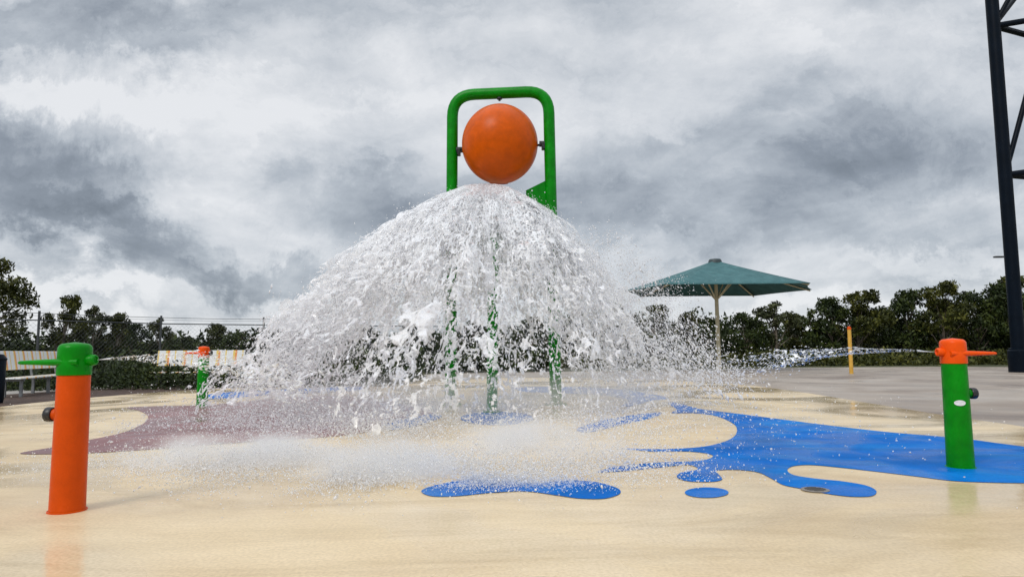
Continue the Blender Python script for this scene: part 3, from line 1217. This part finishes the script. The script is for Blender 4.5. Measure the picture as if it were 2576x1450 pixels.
segs = [at(x, 880, 62) for x in (-250, 300, 900, 1500)]
foliage_mass('woodland', segs, 1.9, 7, 36000, 0.24, 'leaf_b', 'dark low woodland filling the left and middle background', 41)
segs = [at(x, 880, 55) for x in (1400, 1900, 2400, 2800)]
foliage_mass('woodland', segs, 2.5, 6, 34000, 0.18, 'leaf_b', 'dark woodland filling in behind the trees on the right', 42)
segs = [at(x, 900, 40) for x in (1380, 1800, 2300, 2800)]
foliage_mass('undergrowth', segs, 0.6, 4.5, 12000, 0.12, 'leaf_a', 'scrubby undergrowth below the trees on the right', 43)
segs = [at(x, 900, 33) for x in (-250, 200, 600, 1000, 1400)]
foliage_mass('undergrowth', segs, 0.75, 5, 20000, 0.14, 'leaf_b', 'dark undergrowth behind the fence on the left', 44)
segs = [at(x, 950, 19.0) for x in (-150, 200, 500, 800, 1000)]
foliage_mass('ground_cover', segs, 0.5, 6.5, 30000, 0.055, 'leaf_b', 'low planting round and behind the benches', 45, z0=-0.06)


# ------------------------------------------------------------------ falling water
def shell_mesh(P, keep):
    """P (nu,nv,3) grid, keep mask on verts -> verts/faces of the kept cells"""
    nu, nv, _ = P.shape
    idx = np.arange(nu * nv).reshape(nu, nv)
    k = keep[:-1, :-1].astype(int) + keep[1:, :-1] + keep[:-1, 1:] + keep[1:, 1:]
    m = k >= 3
    f = np.stack([idx[:-1, :-1][m], idx[1:, :-1][m], idx[1:, 1:][m], idx[:-1, 1:][m]], 1)
    u, inv = np.unique(f, return_inverse=True)
    return P.reshape(-1, 3)[u], inv.reshape(f.shape)


TC = np.array([(LB.x + RB.x) / 2 - 0.19, 12.1])
Z0 = 3.80
VV, FF = [], []
off = 0
shells = [
    # radius, top height, columns, rows, cells round, cells down, strand width, reach, seed
    (4.40, 3.97, 1300, 380, 34, 33, 0.150, 0.90, 1),
    (4.10, 4.01, 1150, 340, 29, 28, 0.145, 0.93, 2),
    (3.60, 3.92, 1000, 310, 30, 27, 0.165, 0.94, 3),
    (2.95, 3.88, 860, 280, 23, 24, 0.150, 0.80, 4),
    (2.2, 3.86, 640, 250, 19, 21, 0.150, 0.72, 5),
    (1.50, 3.90, 500, 220, 12, 18, 0.170, 0.70, 6),
    # coarse ropes that hang from the lower edge and reach the pad
    (4.35, 4.00, 1200, 380, 20, 17, 0.100, 1.12, 7),
    (3.80, 3.95, 1000, 340, 17, 15, 0.090, 1.10, 8),
]


def dome(r, k):
    """height lost by the falling sheet at radius r of a sheet that reaches radius k"""
    u = r * 4.6 / k
    return 0.20 * u + 0.118 * u * u


def side(th):
    """thrown farther to the left (-x) than to the right"""
    return 0.775 - 0.135 * np.cos(th) - 0.055 * np.sin(th)


for (Rk, z0, nu, nt_, ka, kb, th, reach, sd) in shells:
    th_ = np.linspace(PI * 0.80, PI * 2.20, nu) if Rk > 2.8 else np.linspace(0, 2 * PI, nu)
    gg = np.linspace(0.06, 1.05 if sd < 7 else 1.12, nt_)
    TH, GG = np.meshgrid(th_, gg, indexing='ij')
    cs = np.stack([np.cos(TH), np.sin(TH), np.zeros_like(TH)], -1).reshape(-1, 3)
    g = GG.reshape(-1)
    a1 = fbm(cs * 2.2 + sd * 7, 3, sd)
    a2 = fbm(cs * 7.0 + sd * 3, 3, sd + 50)
    mul = (0.86 + 0.14 * a1 + 0.16 * a2) * side(TH.reshape(-1))
    a3 = fbm(np.stack([cs[:, 0] * 3.5, cs[:, 1] * 3.5, g * 3.0], 1) + 5 * sd, 3, sd + 61)
    a4 = fbm(np.stack([cs[:, 0] * 11, cs[:, 1] * 11, g * 7.0], 1) + 2 * sd, 3, sd + 71)
    mul = mul * (1 + 0.30 * (a3 - 0.5) + 0.22 * (a4 - 0.5))
    lobe = np.zeros_like(g)
    if sd in (1, 7, 8):
        for (t0, wd, am) in ((4.48, 0.16, 0.30), (3.42, 0.16, 0.12), (4.99, 0.12, 0.16), (3.95, 0.12, 0.12)):
            lobe += am * np.exp(-((TH.reshape(-1) - t0) / wd) ** 2)
        mul = mul * (1 + lobe * 0.75 * g)
    Rr = Rk * g ** 0.92
    z = z0 - dome(Rr, Rk) + 0.35 * (a2 - 0.5) * g
    Rr = Rr * mul
    flat = np.stack([TC[0] + Rr * cs[:, 0], TC[1] + Rr * cs[:, 1] * 0.97, z], -1)
    n1 = np.stack([fbm(flat * 2.2 + 9, 3, sd), fbm(flat * 2.2 + 33, 3, sd + 1), fbm(flat * 2.2 + 71, 3, sd + 2)], 1) - 0.5
    tf = np.clip(g[:, None] * 1.5, 0.3, 1.3)
    n2 = np.stack([vnoise(flat * 8 + 5, sd + 3), vnoise(flat * 8 + 25, sd + 4), vnoise(flat * 8 + 41, sd + 5)], 1) - 0.5
    flat2 = flat + n1 * 0.36 * tf + n2 * 0.055 * tf
    w1 = TH.reshape(-1) * ka + n1[:, 0] * 3.4 + n2[:, 0] * 0.9
    w2 = g * kb + n1[:, 1] * 3.4 + n2[:, 1] * 0.9
    f1, f2 = worley2(w1, w2, sd)
    g1, g2 = worley2(w1 * 2.1 + 40, w2 * 2.1, sd + 9)
    cover = fbm(np.stack([cs[:, 0] * ka * 0.28, cs[:, 1] * ka * 0.28, g * kb * 0.20], 1) + n1 + 3 * sd, 3, sd + 8)
    streak = fbm(np.stack([cs[:, 0] * ka * 2.6, cs[:, 1] * ka * 2.6, g * kb * 0.30], 1) + n1 * 2, 2, sd + 19)
    e1 = f2 - f1
    e2 = g2 - g1
    thick = th * np.clip(0.25 + 1.5 * (cover - 0.12) + 1.3 * (streak - 0.42), 0.05, 2) * (1.7 - 0.9 * g)
    keep = (e1 < thick) | ((e2 < thick * (1.7 - 1.2 * g)) & (cover > 0.36 + 0.24 * g))
    if sd >= 7:
        keep &= (g > 0.42) & (e1 < thick)
    edge_n = fbm(cs * 5 + sd, 4, sd + 30)
    keep &= (g < reach + 1.5 * (edge_n - 0.47) + 1.2 * lobe)
    keep &= ~((cover < 0.32 + 0.20 * g) & (e1 > thick * 0.45))
    keep &= (flat2[:, 2] > 0.10)
    vs, fs = shell_mesh(flat2.reshape(nu, nt_, 3), keep.reshape(TH.shape))
    VV.append(vs)
    FF.append(fs + off)
    off += len(vs)


def octa(P, D, L, R):
    """elongated octahedra: centres, unit directions, half lengths, radii"""
    n = len(P)
    h = RNG.normal(size=(n, 3))
    a = np.cross(D, h)
    a /= np.linalg.norm(a, axis=1)[:, None] + 1e-9
    b = np.cross(D, a)
    L = L[:, None]
    R = R[:, None]
    v = np.stack([P + D * L, P - D * L, P + a * R, P + b * R, P - a * R, P - b * R], 1).reshape(-1, 3)
    t = np.array([(0, 2, 3), (0, 3, 4), (0, 4, 5), (0, 5, 2), (1, 3, 2), (1, 4, 3), (1, 5, 4), (1, 2, 5)])
    f = (np.arange(n)[:, None, None] * 6 + t[None]).reshape(-1, 3)
    return v, f


water = np_mesh('water_splash', np.concatenate(VV), np.concatenate(FF), M['water'], smooth=True)
tag(water, 'big dome of white water pouring from the orange bucket and tearing into strands', 'water', kind='stuff')


def drops(n, klo, khi, glo, ghi, size, seed, clump=0.5, jitter=0.12, th0=0.0, th1=2 * PI, sym=0.0):
    rng = np.random.default_rng(seed)
    m = int(n * 2.6)
    th = th0 + rng.random(m) * (th1 - th0)
    g = glo + (ghi - glo) * rng.random(m) ** 0.8
    k = klo + (khi - klo) * rng.random(m)
    r0 = k * g ** 0.92
    z = 3.92 - dome(r0, k)
    r = r0 * (side(th) * (1 - sym) + sym) * 0.99
    P = np.stack([TC[0] + r * np.cos(th), TC[1] + r * np.sin(th) * 0.97, z], 1)
    P += rng.normal(size=(m, 3)) * jitter * (0.2 + g[:, None])
    q = fbm(P * 2.8, 3, seed) + 0.25 * fbm(P * 8, 2, seed + 4) - 0.125
    sel = (q > clump - 0.12 + 0.22 * rng.random(m)) & (P[:, 2] > 0.03)
    P, g, th = P[sel][:n], g[sel][:n], th[sel][:n]
    n = len(P)
    D = np.stack([4 * np.cos(th), 4 * np.sin(th), -1 - 7.0 * g], 1) + rng.normal(size=(n, 3)) * 2.4
    D /= np.linalg.norm(D, axis=1)[:, None]
    s = size * np.exp(rng.normal(size=n) * 0.5)
    return octa(P, D, s * (1.0 + 0.9 * rng.random(n)), s * 0.7)


V2, F2 = [], []
o2 = 0
for args in (
    dict(n=22000, klo=3.5, khi=4.4, glo=0.12, ghi=1.0, size=0.0085, seed=101, clump=0.44, jitter=0.12, th0=PI * 0.85, th1=PI * 2.15),
    dict(n=22000, klo=2.3, khi=4.4, glo=0.1, ghi=0.68, size=0.0075, seed=110, clump=0.42, jitter=0.10, th0=PI * 0.9, th1=PI * 2.1),
    dict(n=9000, klo=1.0, khi=4.1, glo=0.2, ghi=0.8, size=0.009, seed=102, clump=0.47, jitter=0.13, th0=PI * 0.8, th1=PI * 2.2),
    dict(n=26000, klo=3.9, khi=4.75, glo=0.15, ghi=1.02, size=0.0062, seed=103, clump=0.42, jitter=0.17, th0=PI * 0.85, th1=PI * 2.15),
    dict(n=3000, klo=4.3, khi=5.2, glo=0.2, ghi=0.8, size=0.0065, seed=104, clump=0.5, jitter=0.2),
    # loose spray carried out to the right, in front of the umbrella and low over the pad
    dict(n=6000, klo=4.6, khi=5.6, glo=0.45, ghi=0.85, size=0.006, seed=105, clump=0.44, jitter=0.22, th0=-0.6, th1=0.4, sym=0.35),
    dict(n=6500, klo=4.2, khi=5.5, glo=0.86, ghi=1.04, size=0.0075, seed=106, clump=0.42, jitter=0.14, th0=-0.9, th1=0.5, sym=0.35),
    dict(n=9000, klo=3.9, khi=4.75, glo=0.80, ghi=1.0, size=0.0075, seed=107, clump=0.40, jitter=0.14, th0=PI - 0.5, th1=PI + 0.9),
):
    v_, f_ = drops(**args)
    V2.append(v_)
    F2.append(f_ + o2)
    o2 += len(v_)


# splash thrown up again from the pad
def ground_spray(n, cx, cy, sx, sy, hz, size, seed, clump=0.4):
    rng = np.random.default_rng(seed)
    m = n * 3
    x = cx + rng.normal(size=m) * sx
    y = cy + rng.normal(size=m) * sy
    z = 0.01 + hz * rng.exponential(size=m)
    P = np.stack([x, y, z], 1)
    k = fbm(P * np.array([1.8, 1.8, 3.0]), 3, seed)
    sel = (k > clump + 0.14 * (rng.random(m) - 0.5)) & (z < hz * 4.5) & (y > 3.4)
    P = P[sel][:n]
    n = len(P)
    D = rng.normal(size=(n, 3))
    D /= np.linalg.norm(D, axis=1)[:, None]
    s = size * np.exp(rng.normal(size=n) * 0.45)
    return octa(P, D, s * 1.3, s * 0.8)


def gxy(x, y):
    p = gp(x, y)
    return p.x, p.y


for (n, px, py, sx, sy, hz, size, seed) in (
    (14000, 640, 1168, 0.75, 0.42, 0.05, 0.0036, 201),
    (16000, 950, 1196, 0.55, 0.38, 0.06, 0.0036, 202),
    (6000, 500, 1172, 0.5, 0.3, 0.035, 0.0034, 203),
    (12000, 1380, 1170, 0.6, 0.45, 0.05, 0.004, 204),
    (3000, 1300, 1080, 2.0, 1.4, 0.08, 0.0055, 205),
    (5000, 900, 1060, 1.6, 1.2, 0.12, 0.0055, 206),
    (4500, 1520, 1020, 1.5, 2.0, 0.10, 0.006, 207),
    (12000, 740, 1070, 0.8, 0.7, 0.13, 0.0055, 210),
    (9000, 1000, 1090, 0.5, 0.5, 0.17, 0.005, 211),
    (8000, 1440, 1080, 0.6, 0.7, 0.17, 0.0055, 212),
    (7000, 800, 1000, 1.1, 2.0, 0.12, 0.007, 208),
    (9000, 1250, 1216, 0.5, 0.14, 0.03, 0.003, 209),
):
    cx, cy = gxy(px, py)
    v_, f_ = ground_spray(n, cx, cy, sx, sy, hz, size, seed)
    V2.append(v_)
    F2.append(f_ + o2)
    o2 += len(v_)
dro = np_mesh('droplets', np.concatenate(V2), np.concatenate(F2), M['drops'], smooth=True, parent=water)


# fine mist hanging over the pad where the water lands
mb = MB()
mb.box((-0.4, 9.2, 0.33), (11.0, 10.6, 0.62))
m, nt, b = new_mat('ground_mist')
nt.nodes.remove(b)
pv = N(nt, 'ShaderNodeVolumePrincipled')
pv.inputs['Color'].default_value = (0.97, 0.975, 0.99, 1)
pv.inputs['Anisotropy'].default_value = 0.2
ge = N(nt, 'ShaderNodeNewGeometry')
sp_ = N(nt, 'ShaderNodeSeparateXYZ')
nt.links.new(ge.outputs['Position'], sp_.inputs[0])


def mth(op, a, b_=None):
    n = N(nt, 'ShaderNodeMath', operation=op)
    for i, x in enumerate((a, b_)):
        if x is None:
            continue
        if isinstance(x, (int, float)):
            n.inputs[i].default_value = x
        else:
            nt.links.new(x, n.inputs[i])
    return n.outputs[0]


nz = N(nt, 'ShaderNodeTexNoise')
nz.inputs['Scale'].default_value = 1.9
nz.inputs['Detail'].default_value = 7
nz.inputs['Roughness'].default_value = 0.62
nz.inputs['Distortion'].default_value = 0.8
nt.links.new(ge.outputs['Position'], nz.inputs['Vector'])
nf = N(nt, 'ShaderNodeMapRange')
nf.inputs[1].default_value = 0.42
nf.inputs[2].default_value = 0.68
nf.inputs[3].default_value = 0.04
nf.inputs[4].default_value = 2.6
nt.links.new(nz.outputs['Fac'], nf.inputs[0])
total = None
for (px, py, rx, ry, amt, hs) in (
    (500, 1165, 0.60, 0.50, 7.0, 0.11),
    (700, 1165, 0.55, 0.42, 13.0, 0.12),
    (960, 1200, 0.60, 0.36, 22.0, 0.13),
    (1340, 1140, 0.9, 0.7, 5.5, 0.14),
    (1260, 1035, 3.2, 3.0, 0.38, 0.30),
    (1500, 1010, 1.8, 2.2, 0.55, 0.30),
    (850, 1030, 2.0, 1.8, 0.40, 0.26),
):
    cx, cy = gxy(px, py)
    mp = N(nt, 'ShaderNodeMapping', vector_type='TEXTURE')
    mp.inputs['Location'].default_value = (cx, cy, 0)
    mp.inputs['Scale'].default_value = (rx, ry, hs * 2.2)
    nt.links.new(ge.outputs['Position'], mp.inputs[0])
    ln = N(nt, 'ShaderNodeVectorMath', operation='LENGTH')
    nt.links.new(mp.outputs[0], ln.inputs[0])
    mr = N(nt, 'ShaderNodeMapRange')
    mr.interpolation_type = 'SMOOTHERSTEP'
    mr.inputs[1].default_value = 0.0
    mr.inputs[2].default_value = 1.35
    mr.inputs[3].default_value = amt
    mr.inputs[4].default_value = 0.0
    nt.links.new(ln.outputs['Value'], mr.inputs[0])
    total = mr.outputs[0] if total is None else mth('ADD', total, mr.outputs[0])
nt.links.new(mth('MULTIPLY', total, nf.outputs[0]), pv.inputs['Density'])
nt.links.new(pv.outputs[0], nt.nodes['Material Output'].inputs['Volume'])
mist = mb.build('mist', m)
tag(mist, 'soft white mist drifting low over the splash pad', 'mist', kind='stuff')


# ------------------------------------------------------------------ jets of the spray posts
def jet(src, ang0, ang1, speed, T, seed, label, up=0.25, cell=0.07):
    src = np.array(src)
    nu, nv = 150, 420
    nu = 260
    A = np.linspace(0, 2 * PI, nu)
    t = np.linspace(0.0, T, nv)
    AA, TT = np.meshgrid(A, t, indexing='ij')
    PH = AA
    WW = 0.27 * np.sin(PH)
    AA = (ang0 + ang1) / 2 + (ang1 - ang0) / 2 * np.cos(PH)
    c3 = np.stack([AA.ravel() * 4, TT.ravel() * 5, np.sin(PH).ravel()], 1)
    nn = (fbm(c3, 3, seed) - 0.5).reshape(AA.shape)
    sp = speed * (1 + 0.12 * nn)
    d = np.stack([np.cos(AA), np.sin(AA)], -1)
    X = src[0] + d[..., 0] * sp * TT
    Y = src[1] + d[..., 1] * sp * TT
    Z = src[2] + (up + WW + 0.5 * nn) * TT - 4.9 * TT ** 2
    P = np.stack([X, Y, Z], -1).reshape(-1, 3)
    n1 = np.stack([fbm(P * 6, 3, seed + 1), fbm(P * 6 + 9, 3, seed + 2), fbm(P * 6 + 19, 3, seed + 3)], 1) - 0.5
    tf = (TT.reshape(-1, 1) / T)
    P2 = P + n1 * 0.16 * tf
    cc = P + n1 * 0.1
    f1, f2 = worley(cc / (cell * (0.7 + 0.9 * tf)), seed)
    g = tf[:, 0]
    e = f2 - f1
    rim = np.abs(np.sin(PH)).ravel() < 0.08
    keep = (e < 0.12 - 0.075 * g) | (g < 0.07) 
    en = fbm(np.stack([AA.ravel() * 9, np.sin(PH).ravel() * 3, AA.ravel() * 0], 1), 3, seed + 6)
    keep &= g < 0.62 + 0.6 * (en - 0.3)
    keep &= P2[:, 2] > 0.02
    vs, fs = shell_mesh(P2.reshape(nu, nv, 3), keep.reshape(nu, nv))
    o = np_mesh('water_jet', vs, fs, M['jetwater'], smooth=True)
    tag(o, label, 'water', kind='stuff')
    rng = np.random.default_rng(seed)
    n = 1500
    a = ang0 + (ang1 - ang0) * rng.random(n)
    t = T * (0.35 + 0.72 * rng.random(n) ** 0.6)
    s = speed * (0.85 + 0.25 * rng.random(n))
    Pd = np.stack([src[0] + np.cos(a) * s * t, src[1] + np.sin(a) * s * t, src[2] + (up + rng.normal(size=n) * 0.3) * t - 4.9 * t * t], 1)
    kk = fbm(Pd * 6, 3, seed) > 0.45
    Pd, a, t = Pd[kk & (Pd[:, 2] > 0.02)], a[kk & (Pd[:, 2] > 0.02)], t[kk & (Pd[:, 2] > 0.02)]
    D = np.stack([np.cos(a) * speed, np.sin(a) * speed, -9.8 * t], 1)
    D /= np.linalg.norm(D, axis=1)[:, None]
    sz = 0.0038 * np.exp(rng.normal(size=len(Pd)) * 0.45)
    v_, f_ = octa(Pd, D, sz * 1.8, sz * 0.7)
    np_mesh('droplets', v_, f_, M['drops'], smooth=True, parent=o)
    return o


lp_ = left_post.location
jet((lp_.x + 0.14, lp_.y - 0.01, 0.917), math.radians(-4), math.radians(62), 4.9, 0.26, 301, 'flat fan of water from the nozzle of the orange spray post', up=0.50, cell=0.05)
rp_ = right_post.location
jet((rp_.x - 0.14, rp_.y - 0.01, 0.917), math.radians(182), math.radians(122), 6.6, 0.30, 302, 'flat fan of water from the nozzle of the right hand spray post', up=0.60, cell=0.05)


# ------------------------------------------------------------------ world
def uv_of(x, y):
    r = ray(x, y)
    return r.x / r.y, r.z / r.y


world = bpy.data.worlds.new('World')
scene.world = world
world.use_nodes = True
nt = world.node_tree
bg = nt.nodes['Background']
SUN_EL, SUN_AZ = math.radians(46), math.radians(215)   # azimuth clockwise from +Y: behind the camera, to the left
sky = N(nt, 'ShaderNodeTexSky', sky_type='NISHITA')
sky.sun_disc = False
sky.sun_elevation = SUN_EL
sky.sun_rotation = SUN_AZ
tc = N(nt, 'ShaderNodeTexCoord')
sep = N(nt, 'ShaderNodeSeparateXYZ')
nt.links.new(tc.outputs['Generated'], sep.inputs[0])


def mathn(op, a, b_=None, c=None, clamp=False):
    n = N(nt, 'ShaderNodeMath', operation=op)
    n.use_clamp = clamp
    for i, x in enumerate((a, b_, c)):
        if x is None:
            continue
        if isinstance(x, (int, float)):
            n.inputs[i].default_value = x
        else:
            nt.links.new(x, n.inputs[i])
    return n.outputs[0]


def comb(x, y, z=0.0):
    n = N(nt, 'ShaderNodeCombineXYZ')
    for i, v in enumerate((x, y, z)):
        if isinstance(v, (int, float)):
            n.inputs[i].default_value = v
        else:
            nt.links.new(v, n.inputs[i])
    return n.outputs[0]


X, Y, Z = sep.outputs
zc = mathn('ADD', mathn('MAXIMUM', Z, 0.0), 0.13)
plane = comb(mathn('DIVIDE', X, zc), mathn('DIVIDE', Y, zc))


def noise(vec, scale, detail=8, rough=0.55, dist=0.0, loc=(0, 0, 0), rot=0.0, sc=(1, 1, 1)):
    mp = N(nt, 'ShaderNodeMapping')
    mp.inputs['Location'].default_value = loc
    mp.inputs['Rotation'].default_value = (0, 0, rot)
    mp.inputs['Scale'].default_value = sc
    nt.links.new(vec, mp.inputs[0])
    n = N(nt, 'ShaderNodeTexNoise')
    n.inputs['Scale'].default_value = scale
    n.inputs['Detail'].default_value = detail
    n.inputs['Roughness'].default_value = rough
    n.inputs['Distortion'].default_value = dist
    nt.links.new(mp.outputs[0], n.inputs['Vector'])
    return n


n1 = noise(plane, 0.75, 9, 0.56, 0.35, (3.1, 1.7, 0))
n2 = noise(plane, 1.1, 8, 0.6, 0.6, (9.4, 2.2, 0), math.radians(-12), (1.7, 0.42, 1))
# clouds as angular positions round the horizon
ys = mathn('MAXIMUM', Y, 0.05)
uv = comb(mathn('DIVIDE', X, ys), mathn('DIVIDE', Z, ys))
wn = noise(uv, 4.0, 9, 0.68, 0.2, (1.3, 4.4, 0))
wv = N(nt, 'ShaderNodeVectorMath', operation='SUBTRACT')
nt.links.new(wn.outputs['Color'], wv.inputs[0])
wv.inputs[1].default_value = (0.5, 0.5, 0.5)
ws = N(nt, 'ShaderNodeVectorMath', operation='SCALE')
nt.links.new(wv.outputs[0], ws.inputs[0])
ws.inputs['Scale'].default_value = 0.30
wa = N(nt, 'ShaderNodeVectorMath', operation='ADD')
nt.links.new(uv, wa.inputs[0])
nt.links.new(ws.outputs[0], wa.inputs[1])
fl = N(nt, 'ShaderNodeVectorMath', operation='MULTIPLY')
nt.links.new(wa.outputs[0], fl.inputs[0])
fl.inputs[1].default_value = (1, 1, 0)
uvw = fl.outputs[0]
n3 = noise(uv, 3.6, 10, 0.6, 0.25, (2.2, 0.4, 0), math.radians(-15), (0.8, 1.5, 1))
val = mathn('ADD', mathn('MULTIPLY', n1.outputs['Fac'], 0.6), mathn('MULTIPLY', n2.outputs['Fac'], 0.36))
val = mathn('ADD', val, mathn('MULTIPLY', n3.outputs['Fac'], 0.85))
n4 = noise(uvw, 9.0, 9, 0.62, 0.4, (5.1, 2.2, 0), math.radians(-18), (0.7, 1.6, 1))
val = mathn('ADD', val, mathn('MULTIPLY', n4.outputs['Fac'], 0.42))
val = mathn('ADD', val, -0.53)
BLOBS = [
    # cx, cy, rx, ry, rotation (deg), amount
    (180, 50, 480, 130, -4, -0.28),
    (130, 440, 330, 130, 20, -0.30),
    (330, 570, 340, 100, 14, -0.28),
    (690, 690, 200, 66, 8, -0.30),
    (900, 510, 320, 110, 8, -0.17),
    (480, 260, 460, 120, 16, 0.15),
    (800, 180, 460, 190, 0, 0.08),
    (140, 240, 300, 60, 6, 0.20),
    (580, 450, 150, 60, 30, 0.08),
    (1500, 480, 360, 150, -10, -0.08),
    (2050, 520, 800, 200, -6, -0.12),
    (2350, 330, 460, 160, -22, -0.10),
    (1900, 260, 460, 60, -18, -0.08),
    (2150, 130, 600, 80, -14, 0.05),
    (1250, 100, 600, 110, 0, 0.03),
    (180, 690, 360, 34, 6, 0.18),
    (250, 750, 300, 26, 4, -0.08),
    (450, 800, 700, 60, 0, 0.16),
    (1900, 790, 700, 36, 0, 0.14),
    (1700, 610, 180, 40, -10, 0.12),
    (2380, 640, 300, 34, -4, 0.10),
    (2450, 700, 320, 40, 0, -0.08),
]
for (cx, cy, rx, ry, rot, amt) in BLOBS:
    u0, v0 = uv_of(cx, cy)
    mp = N(nt, 'ShaderNodeMapping', vector_type='TEXTURE')
    mp.inputs['Location'].default_value = (u0, v0, 0)
    mp.inputs['Rotation'].default_value = (0, 0, math.radians(-rot))
    mp.inputs['Scale'].default_value = (rx / FPX, ry / FPX, 1)
    nt.links.new(uvw, mp.inputs[0])
    ln = N(nt, 'ShaderNodeVectorMath', operation='LENGTH')
    nt.links.new(mp.outputs[0], ln.inputs[0])
    mr = N(nt, 'ShaderNodeMapRange')
    mr.interpolation_type = 'SMOOTHSTEP'
    mr.inputs[1].default_value = 0.35
    mr.inputs[2].default_value = 1.3
    mr.inputs[3].default_value = amt
    mr.inputs[4].default_value = 0.0
    nt.links.new(ln.outputs['Value'], mr.inputs[0])
    val = mathn('ADD', val, mr.outputs[0])
cl = ramp(nt, val, [(0.03, (0.15, 0.175, 0.21)), (0.27, (0.26, 0.295, 0.345)), (0.46, (0.43, 0.47, 0.52)), (0.62, (0.59, 0.62, 0.66)), (0.82, (0.76, 0.775, 0.80))])
# overcast sky: brighter overhead
mr = N(nt, 'ShaderNodeMapRange')
mr.interpolation_type = 'SMOOTHSTEP'
mr.inputs[1].default_value = 0.50
mr.inputs[2].default_value = 0.95
mr.inputs[3].default_value = 10.0
mr.inputs[4].default_value = 21.0
nt.links.new(Z, mr.inputs[0])
sc_ = N(nt, 'ShaderNodeVectorMath', operation='SCALE')
nt.links.new(cl, sc_.inputs[0])
nt.links.new(mr.outputs[0], sc_.inputs['Scale'])
mix = N(nt, 'ShaderNodeMixRGB')
mix.inputs[0].default_value = 0.94
nt.links.new(sky.outputs[0], mix.inputs[1])
nt.links.new(sc_.outputs[0], mix.inputs[2])
nt.links.new(mix.outputs[0], bg.inputs[0])
bg.inputs[1].default_value = 0.10

sun = bpy.data.lights.new('sun', 'SUN')
sun.energy = 1.5
sun.angle = math.radians(20)
sun.color = (1.0, 0.96, 0.9)
so = bpy.data.objects.new('sun', sun)
COL.objects.link(so)
d = Vector((math.sin(SUN_AZ) * math.cos(SUN_EL), math.cos(SUN_AZ) * math.cos(SUN_EL), math.sin(SUN_EL)))
so.rotation_euler = (-d).to_track_quat('-Z', 'Y').to_euler()
so.location = d * 50

scene.view_settings.view_transform = 'Standard'
scene.view_settings.look = 'None'
scene.view_settings.exposure = 0.12
scene.view_settings.gamma = 1.0
scene.cycles.max_bounces = 8
scene.cycles.transparent_max_bounces = 48
scene.cycles.volume_bounces = 2
scene.cycles.volume_step_rate = 1.0
scene.cycles.volume_max_steps = 128
scene.cycles.use_denoising = True
